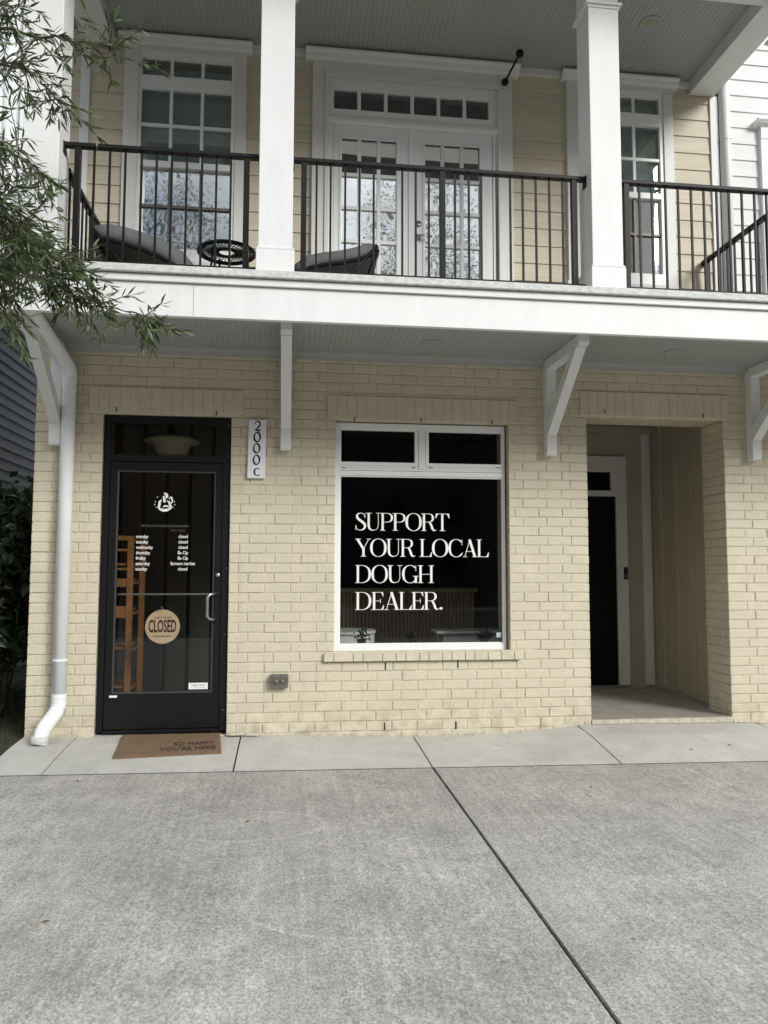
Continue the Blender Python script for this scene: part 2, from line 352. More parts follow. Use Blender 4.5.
# side yard, street
sheet('side_yard', M_lawn, -9, -1.975, -.838, 14, lambda x, y: -.005+.03*min(1, max(0, y)), 1, 8)
sheet('street', M_asph, -60, 60, -22, -9.6, lambda x, y: -.30)
tag(MB().box(-60, 60, -9.6, -9.0, -.5, -.16).build('kerb', M_walk), kind='structure')
tag(MB().box(-60, 60, -22.6, -22, -.5, -.16).build('kerb', M_walk), kind='structure')
sheet('far_lawn', M_lawn, -60, 60, -60, -22.6, lambda x, y: -.17)
bm_ = MB()
for i in range(2600):
    x = random.uniform(-3.1, -1.99); y = random.uniform(-.8, 2.4); z = 0.0+.03*min(1, max(0, y)); h = random.uniform(.02, .075); a = random.uniform(0, 6.28); dx, dy = math.cos(a)*.004, math.sin(a)*.004; lx, ly = random.gauss(0, .02), random.gauss(0, .02)
    bm_.quad((x-dx, y-dy, z-.01), (x+dx, y+dy, z-.01), (x+lx, y+ly, z+h))
tag(bm_.build('grass', M_grass, fix=False), 'short dark grass beside the corner of the building', 'grass', kind='stuff')

# ================================================================== the house
house = empty('townhouse', (0, 0, 0), 'cream painted brick townhouse with ground floor shop and white balcony', 'building')
COURSE, PITCH = .0776, .2035
TOPZ = 2.501
OPEN = [(-1.452, -.468, .0, 2.501), (.361, 1.800, .639, 2.501), (2.478, 3.710, -.2, 2.585)]
def brick_panel(b, mort, u0, u1, z0, z1, holes, M, seed=0, nj=.0):
    rnd = random.Random(seed)
    k0 = math.floor((z0-TOPZ)/COURSE); k1 = math.ceil((z1-TOPZ)/COURSE)
    J = .0078
    for k in range(k0, k1+1):
        za, zb = TOPZ+k*COURSE+J*.5, TOPZ+(k+1)*COURSE-J*.5
        za, zb = max(za, z0), min(zb, z1)
        if zb-za < .012: continue
        zm = (za+zb)/2
        cuts = sorted([(h[0], h[1]) for h in holes if h[2] < zm < h[3]])
        segs = []; s = u0
        for a, c in cuts:
            if a > s: segs.append((s, a))
            s = max(s, c)
        if s < u1: segs.append((s, u1))
        off = (0, .0735)[k % 2]+.013+rnd.uniform(-.004, .004)
        for sa, sb in segs:
            n0 = math.floor((sa-off)/PITCH); x = off+n0*PITCH
            row = []
            while x < sb:
                a, c = max(x, sa), min(x+PITCH, sb)
                row.append([a, c]); x += PITCH
            # merge slivers
            if len(row) > 1 and row[0][1]-row[0][0] < .045: row[1][0] = row[0][0]; row.pop(0)
            if len(row) > 1 and row[-1][1]-row[-1][0] < .045: row[-2][1] = row[-1][1]; row.pop()
            for a, c in row:
                aa = a if abs(a-sa) < 1e-6 else a+J/2+rnd.uniform(-.0015, .0015); cc = c if abs(c-sb) < 1e-6 else c-J/2+rnd.uniform(-.0015, .0015)
                z_a, z_b = za+rnd.uniform(-.0014, .0014), zb+rnd.uniform(-.0014, .0014); d = rnd.uniform(-.0022, .0018); t1, t2 = rnd.uniform(-.0012, .0012), rnd.uniform(-.0012, .0012)
                ch = rnd.uniform(.0036, .0056)
                n = len(b.v)
                for (e, dd) in ((0, .004), (0, .014)): pass
                outer = [(aa, z_a), (cc, z_a), (cc, z_b), (aa, z_b)]; inner = [(aa+ch, z_a+ch), (cc-ch, z_a+ch), (cc-ch, z_b-ch), (aa+ch, z_b-ch)]
                for (u, z) in outer: b.v.append(M(u, .016, z))
                for (u, z) in outer: b.v.append(M(u, d+.0035, z))
                for i, (u, z) in enumerate(inner): b.v.append(M(u, d+(t1 if i in (0, 3) else t2), z))
                b.f.append((n+8, n+9, n+10, n+11))
                for i in range(4):
                    j = (i+1) % 4; b.f.append((n+i, n+j, n+4+j, n+4+i)); b.f.append((n+4+i, n+4+j, n+8+j, n+8+i))
    return b
idm = lambda u, d, z: Vector((u, d, z))
b = MB(); brick_panel(b, None, -1.956, 6.0, -.12, 3.03, OPEN, idm, 3)
brick_panel(b, None, 0, .36, -.12, 2.585, [], lambda u, d, z: Vector((3.710+d, u, z)), 9)         # right jamb of the entry
brick_panel(b, None, 0, .36, -.12, 2.585, [], lambda u, d, z: Vector((2.478-d, u, z)), 5)         # its left jamb
brick_panel(b, None, 0, 6.0, -.12, 3.03, [], lambda u, d, z: Vector((-1.956+d, u, z)), 6)          # left flank
b.build('brick_wall', M_brick, house, fix=False)
# mortar core with the openings left free
c = MB(); MY = .0052
def core(x0, x1, z0, z1, y1=.17): c.box(x0, x1, MY, y1, z0, z1)
core(-1.9505, -1.452, -.2, 3.03); core(-1.452, -.468, 2.501, 3.03); core(-.468, .361, -.2, 3.03); core(.361, 1.8, -.2, .639); core(.361, 1.8, 2.501, 3.03)
core(1.8, 2.4725, -.2, 3.03, .36); core(2.4725, 3.7155, 2.591, 3.03, .36); core(3.7155, 6.0, -.2, 3.03, .36); c.box(-1.9505, -1.80, .17, 6, -.2, 3.03)
c.build('mortar', M_mortar, house)

def soldier(x0, x1, z0, z1, y=-.015):
    b = MB(); n = round((x1-x0)/.0776); p = (x1-x0)/n; J = .007; rnd = random.Random(int(x0*100)+900)
    for i in range(n):
        a, cc = x0+i*p+J/2, x0+(i+1)*p-J/2; d = rnd.uniform(-.0015, .0015); ch = .004
        zz0, zz1 = z0+rnd.uniform(-.001, .001), z1+rnd.uniform(-.001, .001)
        n_ = len(b.v)
        o = [(a, zz0), (cc, zz0), (cc, zz1), (a, zz1)]; q = [(a+ch, zz0+ch), (cc-ch, zz0+ch), (cc-ch, zz1-ch), (a+ch, zz1-ch)]
        b.v += [Vector((u, .10, z)) for u, z in o]+[Vector((u, y+d+.003, z)) for u, z in o]+[Vector((u, y+d, z)) for u, z in q]
        b.f.append((n_+8, n_+9, n_+10, n_+11)); b.f.append((n_, n_+3, n_+2, n_+1))
        for k in range(4): j = (k+1) % 4; b.f.append((n_+k, n_+j, n_+4+j, n_+4+k)); b.f.append((n_+4+k, n_+4+j, n_+8+j, n_+8+k))
    b.box(x0+.002, x1-.002, y+.005, .09, z0+.003, z1-.003)
    return b.build('soldier_lintel', M_brick, house)
soldier(at(88.5, 400).x*.998, at(244, 400).x, 2.524, 2.715); soldier(at(327, 410).x, at(517.5, 410).x, 2.5045, 2.70); soldier(at(579, 400).x, at(728, 400).x, 2.592, 2.80)
# rowlock sill under the shop window
b = MB(); x = .279; rnd = random.Random(4)
while x < 1.88:
    wd = rnd.choice([.0776, .0776, .11, .155]); x2 = min(x+wd, 1.887)
    b.prism([(-.036+rnd.uniform(-.002, .002), .566), (.07, .566), (.07, .636), (-.030, .628)], 'x', x+.0025, x2-.0025); x = x2
b.build('window_sill', M_sill, house, bevel=.004)
MB().box(.285, 1.88, -.024, .06, .569, .624).build('sill_mortar', M_mortar, house)
# weep vents
for (px, py) in ((116.5, 409), (216.5, 413), (354.5, 419), (421, 420), (492, 422), (604.5, 411), (703, 415.5)):
    p = at(px, py, -.013); bx('weep_vent', M_brown, house, p.x-.004, p.x+.004, -.0185, -.008, p.z-.020, p.z+.016, 0)
for (px, py) in ((385.5, 666), (458, 664), (384.5, 726), (456, 725), (549, 729), (213, 733)):
    p = at(px, py, -.002); bx('weep_vent', M_ink, house, p.x-.005, p.x+.005, -.004, .003, p.z-.031, p.z+.028, 0)
# cement smears where the wall meets the walk
b = MB()
for (x, y, wx, wy) in ((-.40, -.03, .075, .024), (-.27, -.05, .06, .016)):
    b.lathe([(.0, .0), (1, 0), (.95, .6), (.6, 1), (.0, 1)], (0, 0, 0), 14)
    for v in b.v[-70:]: v.x, v.y, v.z = x+v.x*wx, y+v.y*wy, wallz(x)-.002+v.z*.016
b.build('cement_smear', M_cem, house, smooth=True)
b = MB(); n_ = 60
for i in range(n_):
    x0, x1 = 2.480+(3.708-2.480)*i/n_, 2.480+(3.708-2.480)*(i+1)/n_; h = .010+.006*mnoise.noise(Vector((x0*9, 0, 0))); y0 = -.012-.008*mnoise.noise(Vector((x0*7, 3, 0)))
    b.box(x0, x1, y0, .02, wallz(x0)-.02, .061+h*.4)
b.build('threshold_edge', M_cem, house)
for (a_, c_) in ((-1.94, -1.455), (-.465, 2.47), (3.72, 6)):
  b = MB(); nn_ = max(2, int((c_-a_)/.0525))
  for i in range(nn_):
    x0 = a_+(c_-a_)*i/nn_; x1 = a_+(c_-a_)*(i+1)/nn_
    yy = -.006-.006*abs(mnoise.noise(Vector((x0*6, 1, 0)))); b.prism([(yy, wallz(x0)-.02), (.01, wallz(x0)-.02), (.01, wallz(x0)+.012), (yy+.004, wallz(x0)+.006)], 'x', x0, x1)
  b.build('base_mortar', M_mortar, house)

# ------------------------------------------------------------------ ground floor entry recess
EX = 3.87; EY = 1.66; FZ = .068
MB().box(2.479, 3.709, -.001, .36, -.1, FZ).box(2.30, EX+.02, .3605, EY+.05, -.1, FZ).build('entry_floor', M_concrete_floor, house)
b = MB(); b.box(2.2, EX+.1, EY, EY+.1, 0, 2.95)
b.build('entry_back_wall', M_board, house)
b = MB(); b.box(EX, EX+.1, .36, EY, 0, 2.95)
for Yb in (.50, .83, 1.13, 1.445): b.box(EX-.030, EX+.01, Yb-.022, Yb+.022, FZ+.03, 2.80)
b.build('entry_side_wall', M_board, house, bevel=.002)
MB().box(2.2, 2.3, .36, EY, 0, 2.95).build('entry_inner_wall', M_board, house)
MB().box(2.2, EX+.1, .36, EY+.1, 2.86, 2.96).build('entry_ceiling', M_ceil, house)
bx('entry_crown_trim', M_board, house, 2.3, EX, EY-.06, EY, 2.755, 2.83)
bx('entry_corner_board', M_trim2, house, 3.752, 3.845, EY-.022, EY, FZ+.015, 2.755)
# residential door on the back wall
k = 1.026; ed = MB()
dl, dr = 2.62, 3.448; dz = 2.07
ed.box(dl-.11, dl, EY-.03, EY, FZ, dz+.02); ed.box(dr, dr+.025, EY-.045, EY, FZ, 2.11); ed.box(dr+.028, dr+.125, EY-.032, EY, FZ+.02, 2.40)
ed.box(dl-.11, dr+.125, EY-.034, EY, 2.40, 2.505); ed.box(dl, dr+.026, EY-.046, EY, dz+.005, 2.135); ed.box(dl, dr+.026, EY-.028, EY, 2.335, 2.399); ed.box(3.393, dr+.026, EY-.040, EY, 2.135, 2.335)
edo = ed.build('entry_door', M_trim2, house, bevel=.002)
b = MB(); b.box(dl, dr, EY-.014, EY-.002, FZ+.03, dz)
for (u0, u1) in ((dl+.12, dl+.38), (dl+.47, dr-.12)):
    for (z0, z1) in ((.25, .85), (1.0, 1.85)):
        b.box(u0, u1, EY-.020, EY-.013, z0, z1)
b.build('door_leaf', M_navy, edo, bevel=.004)
bx('door_threshold', M_steel, edo, dl-.02, dr+.03, EY-.09, EY-.01, FZ-.005, FZ+.028)
bx('transom_pane', M_navy, edo, dl, 3.394, EY-.012, EY-.004, 2.134, 2.336, 0)
MB().lathe([(.0, 0), (.03, 0), (.03, .02), (.012, .025), (.012, .05), (.028, .06), (.02, .08), (0, .082)], (dl+.08, EY-.014, 1.0), 16, 'y').build('door_knob', M_steel, edo, smooth=True)
p = at(625.5, 573, EY-.035)
tb = MB().box(p.x-.02, p.x+.02, EY-.058, EY-.0325, p.z-.065, p.z+.06).build('doorbell', M_ink, edo, bevel=.006)
MB().lathe([(0, 0), (.010, 0), (.010, .003), (0, .003)], (p.x, EY-.058, p.z-.03), 14, 'y').build('button', M_steel, tb, smooth=True)

# ------------------------------------------------------------------ glyph lettering (high contrast serif)
def stroke(b, pts, wd, y):
    """variable width ribbon through pts; wd = (width) or list"""
    n = len(pts); wd = wd if isinstance(wd, (list, tuple)) else [wd]*n
    L_ = []
    for i, (x, z) in enumerate(pts):
        x0, z0 = pts[max(i-1, 0)]; x1, z1 = pts[min(i+1, n-1)]; dx, dz = x1-x0, z1-z0; l = math.hypot(dx, dz) or 1
        L_.append(((x-dz/l*wd[i]/2, z+dx/l*wd[i]/2), (x+dz/l*wd[i]/2, z-dx/l*wd[i]/2)))
    for (a, c_), (d, e) in zip(L_, L_[1:]): b.append([a, c_, e, d])
def ell(cx, cz, rx, rz, a0, a1, thick, thin, n=26, inset=True):
    """arc; pen thick where it runs vertical"""
    P, W = [], []
    for i in range(n+1):
        a = R(a0+(a1-a0)*i/n); t = abs(math.cos(a)); w_ = thin+(thick-thin)*t**1.6
        P.append((cx+(rx-w_/2*abs(math.cos(a)))*math.cos(a), cz+(rz-w_/2*abs(math.sin(a)))*math.sin(a))); W.append(w_)
    return P, W
TH, HL = .112, .028
def glyph(ch):
    q = []
    def rect(x0, x1, z0, z1): q.append([(x0, z0), (x1, z0), (x1, z1), (x0, z1)])
    def st(p, w_): stroke(q, p, w_, 0)
    def stem(x, z0=0, z1=1, s0=True, s1=True, th=TH, sw=.075):
        rect(x, x+th, z0, z1)
        if s0: rect(x-sw, x+th+sw, z0, z0+HL)
        if s1: rect(x-sw, x+th+sw, z1-HL, z1)
    def arc(*a, **k_): st(*ell(*a, **k_))
    if ch in 'LEDPRHUT' : pass
    if ch == 'L':
        stem(.08); rect(.08, .60, 0, HL); q.append([(.60, 0), (.63, .27), (.605, .27), (.50, HL)]); wd = .65
    elif ch == 'E':
        stem(.08); rect(.08, .58, 0, HL); rect(.08, .56, 1-HL, 1); rect(.2, .44, .49, .49+HL); rect(.425, .45, .38, .63)
        q.append([(.58, 0), (.615, .27), (.59, .27), (.48, HL)]); q.append([(.56, 1), (.585, .76), (.56, .76), (.47, 1-HL)]); wd = .64
    elif ch == 'D':
        stem(.08); rect(.08, .36, 0, HL); rect(.08, .36, 1-HL, 1); arc(.34, .5, .44, .5, -90, 90, TH*1.08, HL); wd = .82
    elif ch == 'P':
        stem(.08); rect(.08, .36, 1-HL, 1); rect(.1, .36, .47, .47+HL); arc(.35, .735, .30, .265, -90, 90, TH, HL); wd = .67
    elif ch == 'R':
        stem(.08); rect(.08, .36, 1-HL, 1); rect(.1, .36, .49, .49+HL); arc(.35, .745, .29, .255, -90, 90, TH, HL)
        st([(.36, .51), (.45, .45), (.52, .28), (.57, .10), (.64, .02), (.72, .03), (.75, .08)], [HL, .10, TH, TH, .08, HL, HL*.8]); wd = .76
    elif ch == 'H':
        stem(.08); stem(.62); rect(.1, .7, .48, .48+HL); wd = .84
    elif ch == 'U':
        rect(.08, .08+TH, .3, 1); rect(0, .285, 1-HL, 1); rect(.60, .60+HL, .3, 1); rect(.50, .74, 1-HL, 1)
        st([(.1425, .31), (.15, .20), (.20, .08), (.30, .022), (.40, .018), (.52, .06), (.59, .16), (.617, .31)], [TH, TH, TH*.85, .06, HL, HL, HL, HL]); wd = .74
    elif ch == 'T':
        stem(.29, s1=False, sw=.085); rect(.02, .69, 1-HL, 1); q.append([(.02, 1), (.14, 1-HL), (.025, .74), (0, .74)]); q.append([(.69, 1), (.71, .74), (.685, .74), (.57, 1-HL)]); wd = .70
    elif ch == 'Y':
        st([(.10, .985), (.40, .42)], TH*1.05); st([(.66, .985), (.415, .46)], HL*1.1); stem(.345, 0, .46, s1=False); rect(0, .27, 1-HL, 1); rect(.55, .77, 1-HL, 1); wd = .75
    elif ch == 'A':
        st([(.13, .02), (.385, .985)], HL*1.1); st([(.37, 1.0), (.64, .02)], TH*1.1); rect(.17, .55, .30, .30+HL); rect(.03, .25, 0, HL); rect(.50, .78, 0, HL); wd = .77
    elif ch == 'O':
        arc(.43, .5, .41, .515, 0, 360, TH*1.12, HL, n=44); wd = .86
    elif ch == 'C':
        arc(.43, .5, .40, .515, 48, 318, TH*1.12, HL, n=40); q.append([(.70, .98), (.73, .98), (.73, .66), (.705, .66)]); st([(.705, .14), (.745, .26)], HL); wd = .78
    elif ch == 'G':
        arc(.43, .5, .40, .515, 48, 312, TH*1.12, HL, n=40); q.append([(.70, .98), (.73, .98), (.73, .66), (.705, .66)]); rect(.66, .66+TH, 0.0, .40); rect(.56, .86, .40-HL, .40); wd = .86
    elif ch == 'S':
        P = [(.50, .74), (.475, .88), (.40, .965), (.29, .985), (.17, .95), (.11, .85), (.12, .74), (.20, .63), (.36, .50), (.48, .38), (.52, .25), (.48, .12), (.37, .03), (.26, .015), (.15, .05), (.085, .14), (.06, .28)]
        W = [HL, HL, HL*1.1, HL*1.2, .07, .10, .12, .135, .14, .135, .125, .10, .06, HL*1.2, HL*1.1, HL, HL]
        st(P, W); rect(.495, .52, .70, .98); rect(.04, .065, .02, .30); wd = .60
    elif ch == '.':
        st(*([(.13+.0*math.cos(0), .0), (.13, .135)], .135)); wd = .26
        q.pop(); q.append([(.13+.075*math.cos(2*math.pi*i/14), .075+.075*math.sin(2*math.pi*i/14)) for i in range(14)])
    else: wd = .30
    return q, wd
def line_of_text(txt, x0, x1, z0, z1, y, parent, name):
    polys = []; cx = 0
    for ch in txt:
        q, wd = glyph(ch); polys += [[(px+cx, pz) for px, pz in p] for p in q]; cx += wd-.045
    xs_ = [p[0] for q in polys for p in q]; a, c_ = min(xs_), max(xs_); s = (x1-x0)/(c_-a)
    b = MB(); i = 0
    for p in polys:
        i += 1; b.quad(*[(x0+(px-a)*s, y-.00004*i, z0+pz*(z1-z0)) for px, pz in p])
    print('TEXT', txt, 'xscale', round(s/(z1-z0), 3))
    return b.build(name, M_vinylw, parent, fix=False)
def text_mesh(txt, x, y, z, h, m, parent, name, bold=0.0, xs=1.0, align='CENTER', flat=None, fit=None):
    cu = bpy.data.curves.new('t', 'FONT'); cu.body = txt; cu.size = 1; cu.offset = bold; cu.resolution_u = 3
    o = bpy.data.objects.new('t', cu); col.objects.link(o); bpy.context.view_layer.update()
    me = bpy.data.meshes.new_from_object(o); bpy.data.objects.remove(o); bpy.data.curves.remove(cu)
    vx = [v.co.x for v in me.vertices]; vy = [v.co.y for v in me.vertices]; a, c_ = min(vx), max(vx); lo, hi = min(vy), max(vy)
    s = h/.72
    if fit: xs = fit/((c_-a)*s)
    ref = (a+c_)/2 if align == 'CENTER' else a if align == 'LEFT' else c_
    off = Vector((0, 0, 0)); q = parent
    while q is not None: off += q.location; q = q.parent
    for v in me.vertices:
        u, t = (v.co.x-ref)*s*xs, v.co.y*s
        v.co = (flat(u, t) if flat else Vector((x+u, y, z+t)))-off
    me.materials.clear(); me.materials.append(m); me.name = name
    ob = bpy.data.objects.new(name, me); col.objects.link(ob); ob.parent = parent; return ob

# ------------------------------------------------------------------ shop window
fx0, fx1, fz0, fz1 = .363, 1.797, .638, 2.492; FY0, FY1 = .062, .13
gx0, gx1 = .413, 1.757; mz0, mz1 = .697, 2.047; tz0, tz1 = 2.171, 2.433; mx0, mx1 = 1.022, 1.141
b = MB()
b.box(fx0, gx0-.012, FY0, FY1, fz0, fz1); b.box(gx1+.012, fx1-.012, FY0, FY1, fz0, fz1)
b.box(gx0-.012, gx1+.012, FY0, FY1, fz0, mz0-.012); b.box(gx0-.012, gx1+.012, FY0, FY1, tz1+.014, fz1)
b.box(gx0-.012, gx1+.012, FY0+.001, FY1, mz1+.012, 2.098); b.box(gx0-.012, gx1+.012, FY0-.004, FY1, 2.100, 2.115); b.box(gx0-.012, gx1+.012, FY0+.008, FY1, 2.1155, 2.1405); b.box(mx0+.032, mx1-.032, FY0, FY1, 2.118, tz1+.014)
win = b.build('shop_window', M_vinyl, house, bevel=.003)
def sash(x0, x1, z0, z1, wd, y0, y1, name, m, parent, bevel=.0025):
    b = MB(); b.box(x0-wd, x0, y0, y1, z0-wd, z1+wd); b.box(x1, x1+wd, y0, y1, z0-wd, z1+wd); b.box(x0, x1, y0, y1, z0-wd, z0); b.box(x0, x1, y0, y1, z1, z1+wd)
    return b.build(name, m, parent, bevel)
sash(gx0, gx1, mz0, mz1, .012, .072, .10, 'glazing_bead', M_vinyl, win)
sash(gx0, mx0, tz0, tz1, .030, .067, .11, 'transom_sash', M_vinyl, win, .004); sash(mx1, gx1, tz0, tz1, .030, .067, .11, 'transom_sash', M_vinyl, win, .004)
bx('main_pane', G_shop, win, gx0, gx1, .082, .088, mz0, mz1, 0)
bx('transom_pane', G_shop, win, gx0, mx0, .086, .092, tz0, tz1, 0); bx('transom_pane', G_shop, win, mx1, gx1, .086, .092, tz0, tz1, 0)
for px in (344, 413.5, 431, 498): 
    p = at(px, 467.5, .06); bx('weep_slot', M_grey, win, p.x-.014, p.x+.014, .0665, .069, p.z-.004, p.z+.003, 0)
for txt, xr, zt, zb in (('SUPPORT', 449.5, 1.753, 1.609), ('YOUR LOCAL', 488.7, 1.541, 1.396), ('DOUGH', 433.8, 1.326, 1.182), ('DEALER.', 442.3, 1.108, .964)):
    line_of_text(txt, .534, at(xr, 560, .08).x, zb, zt, .0812, win, 'lettering')
bx('corner_sticker', mat('pale_sticker', (.45, .52, .56), .5), win, at(496.5, 633, .08).x, at(501, 633, .08).x, .0806, .0814, .735, .775, 0)

# ------------------------------------------------------------------ shop door
dfx0, dfx1, dfz0, dfz1 = -1.450, -.470, .045, 2.497
b = MB()
b.box(dfx0, -1.402, .028, .13, dfz0, dfz1); b.box(-.530, dfx1, .028, .13, dfz0, dfz1); b.box(-1.402, -.530, .028, .13, 2.442, dfz1); b.box(-1.402, -.530, .028, .13, 2.136, 2.188); b.box(-1.402, -1.378, .04, .12, 2.19, 2.44)
b.box(-1.402, -.530, .03, .15, .035, .058)
door = b.build('shop_door', M_alu, house, bevel=.002)
lx0, lx1, lz0, lz1 = -1.397, -.534, .066, 2.130; ggx0, ggx1, ggz0, ggz1 = -1.342, -.584, .332, 2.064
b = MB(); b.box(lx0, ggx0, .036, .082, lz0, lz1); b.box(ggx1, lx1, .036, .082, lz0, lz1); b.box(ggx0, ggx1, .036, .082, ggz1, lz1); b.box(ggx0, ggx1, .036, .082, lz0, ggz0)
b.box(ggx0, ggx1, .030, .05, .100, .104)
leaf = b.build('door_leaf', M_alu, door, bevel=.002)
sash(ggx0+.012, ggx1-.012, ggz0+.012, ggz1-.012, .012, .040, .07, 'glazing_bead', mat('dark_grey_bead', (.05, .05, .052), .4), door, .002)
bx('door_pane', G_shop, door, ggx0+.01, ggx1-.01, .052, .058, ggz0+.01, ggz1-.01, 0)
bx('transom_pane', G_shop, door, -1.378, -.530, .06, .066, 2.188, 2.442, 0)
bx('push_bar', M_steel, door, ggx0, ggx1, .10, .112, 1.085, 1.10, .004)
hx, hz0, hz1 = -.580, .900, 1.098; e_ = .058
MB().tube([(hx+.02, .036, hz1), (hx-.005, -.02, hz1), (hx-.03, -.035, hz1-.005), (hx-.045, -.04, hz1-.03), (hx-.045, -.04, hz0+.03), (hx-.03, -.035, hz0+.005), (hx-.005, -.02, hz0), (hx+.02, .036, hz0)], .0115, 10).build('pull_handle', M_steel, door, smooth=True)
MB().lathe([(0, 0), (.017, 0), (.017, .008), (.012, .012), (0, .012)], (-.556, .036, 1.245), 16, 'y').build('lock_cylinder', M_steel, door, smooth=True)
for (x, z) in ((-.49, 2.44), (-.49, 2.19), (-.492, 1.75), (-.493, 1.30), (-.495, .78), (-.497, .2)):
    MB().lathe([(0, 0), (.005, 0), (.004, .002), (0, .002)], (x, .028, z), 8, 'y').build('screw', M_steel, door)
YT = .0508
def dt(txt, px, py, hpx, m=M_vinylw, bold=.012, align='LEFT', fitpx=None, nm='lettering'):
    p = at(px, py, YT); h = hpx/125.; return text_mesh(txt, p.x, YT, p.z, h, m, door, nm, bold, 1, align, fit=(fitpx/125. if fitpx else None))
days = [('monday', 'closed', 11.5, 9), ('tuesday', 'closed', 11.5, 9), ('wednesday', 'closed', 16, 9), ('thursday', '8a-12p', 13.5, 10), ('friday', '8a-12p', 9.5, 10), ('saturday', 'farmers market', 13.5, 23.5), ('sunday', 'closed', 11, 9)]
for i, (a, c_, wa, wc) in enumerate(days):
    yy = 538+i*5.42
    dt(a, 136.2-.12*i, yy, 3.4, bold=.010, fitpx=wa)
    dt(c_, 183.2-.1*i, yy, 3.4, bold=.010, align='CENTER', fitpx=wc)
dt('ARTISAN SOURDOUGH BAKERY', 165, 527, 2.2, M_grey, .01, 'CENTER', 47); dt('EST. 2020', 178, 531.5, 1.8, M_grey, .0, 'CENTER', 13)
# emblem of a baker with folded arms in a wreath, as white vinyl strokes
b = []
def em(pts, w_): stroke(b, [(x/768*30+150, y/768*30+484) for x, y in pts], [q/768*22 for q in w_] if isinstance(w_, list) else w_/768*30, 0)
em([(360, 225), (380, 240), (420, 270), (440, 310), (410, 370)], [30, 60, 110, 100, 50])
em([(350, 300), (355, 350), (370, 420), (375, 470)], [40, 80, 80, 110])
em([(300, 400), (250, 450), (240, 530), (225, 600), (260, 650), (340, 690), (440, 680), (530, 620), (545, 570), (500, 520), (490, 470), (440, 420)], [30, 80, 90, 80, 70, 60, 55, 60, 60, 70, 60, 30])
em([(330, 590), (380, 560), (450, 570), (520, 590)], [30, 60, 60, 30])
em([(280, 640), (360, 655), (470, 640), (530, 600)], [50, 45, 40, 30])
em([(490, 380), (530, 340), (565, 380), (575, 450), (540, 500), (500, 450)], [40, 60, 60, 50, 40, 30])
for s_, xx in ((-1, 0), (1, 0)):
    for (x, y, dx, dy) in ((180, 360, 25, -45), (130, 430, 15, 45), (110, 510, 25, 35), (150, 590, 35, 20)):
        if s_ == 1: x, dx = 760-x, -dx
        em([(x, y), (x+dx*.5, y+dy*.5), (x+dx, y+dy)], [6, 26, 6])
mb = MB(); sgn = 0
for i, q in enumerate(b):
    pts = [at(x, y, YT) for x, y in q]; mb.quad(*[(p.x, YT-.00002*(i+1), p.z) for p in pts])
mb.build('emblem', M_vinylw, door, fix=False)
p0, p1 = at(188.5, 689.3, YT), at(207.8, 682.6, YT)
cardo = bx('card_notice', M_vinylw, door, p0.x, p1.x, YT-.0016, YT-.0006, p0.z, p1.z, 0)
text_mesh('CARD ONLY', (p0.x+p1.x)/2, YT-.002, p0.z+.022, .017, M_grey, door, 'notice_lettering', .01, fit=.115)
text_mesh('no cash accepted', (p0.x+p1.x)/2, YT-.002, p0.z+.010, .006, M_grey, door, 'notice_lettering', .0, fit=.11)
p0, p1 = at(109, 697.8, .034), at(117, 695.5, .034); bx('small_label', M_vinylw, door, p0.x, p1.x, .0345, .0355, p0.z, p1.z, 0)
# hanging closed sign
pc = at(162.5, 626.7, .11)
cs = MB(); cs.lathe([(0, 0), (.131, 0), (.134, .003), (.131, .006), (0, .006)], (pc.x, .112, pc.z), 48, 'y')
csign = cs.build('closed_sign', M_tan, None)
tag(csign, 'round tan CLOSED sign hanging inside the black glass door', 'sign')
text_mesh('CLOSED', pc.x, .1035, pc.z-.040, .096, M_brown, csign, 'lettering', .022, fit=.212)
text_mesh('SORRY WE ARE', pc.x, .1035, pc.z+.066, .012, M_brown, csign, 'lettering', .01, fit=.13)
text_mesh('PLEASE COME AGAIN', pc.x, .1035, pc.z-.078, .010, M_brown, csign, 'lettering', .01, fit=.135)
MB().lathe([(0, 0), (.012, 0), (.010, .006), (0, .006)], (pc.x, .068, pc.z+.148), 12, 'y').build('hook', M_grey, csign)

# ------------------------------------------------------------------ shop interior
ri = MB(); X0, X1, YB, ZC = -1.78, 2.15, 4.6, 2.85
ri.box(X0-.05, X0, .17, YB, 0, ZC); ri.box(X1, X1+.05, .36, YB, 0, ZC); ri.box(X0, X1, YB, YB+.05, 0, ZC)
ri.build('shop_inner_walls', M_dark, house)
MB().box(X0, X1, .13, YB, .0, .05).build('shop_floor', M_floor_in, house)
MB().box(X0-.05, 2.2, .17, YB, ZC, ZC+.05).build('shop_ceiling', M_dark, house)
b = MB()
for i in range(7): b.box(-1.72+i*.235, -1.72+i*.235+.20, 2.0, 2.03, .05, ZC)
b.build('panelled_partition', M_pale, house, bevel=.004)
MB().box(-1.78, -.09, 2.04, 2.10, .05, ZC).build('partition_back', M_dark, house)
# bakery counter
ctr = empty('shop_counter', (1.2, 2.4, .05), 'counter with vertical walnut slats inside the shop window', 'counter')
b = MB(); n_ = 0; x = -.05
while x < 2.02: b.box(x, x+.030, 2.20, 2.235, .05, 1.045); x += .042
b.build('slatted_front', M_slat, ctr, bevel=.002); bx('carcass', M_slat, ctr, -.05, 2.04, 2.236, 2.80, .05, 1.04)
bx('worktop', M_top, ctr, -.08, 2.07, 2.17, 2.85, 1.045, 1.085)
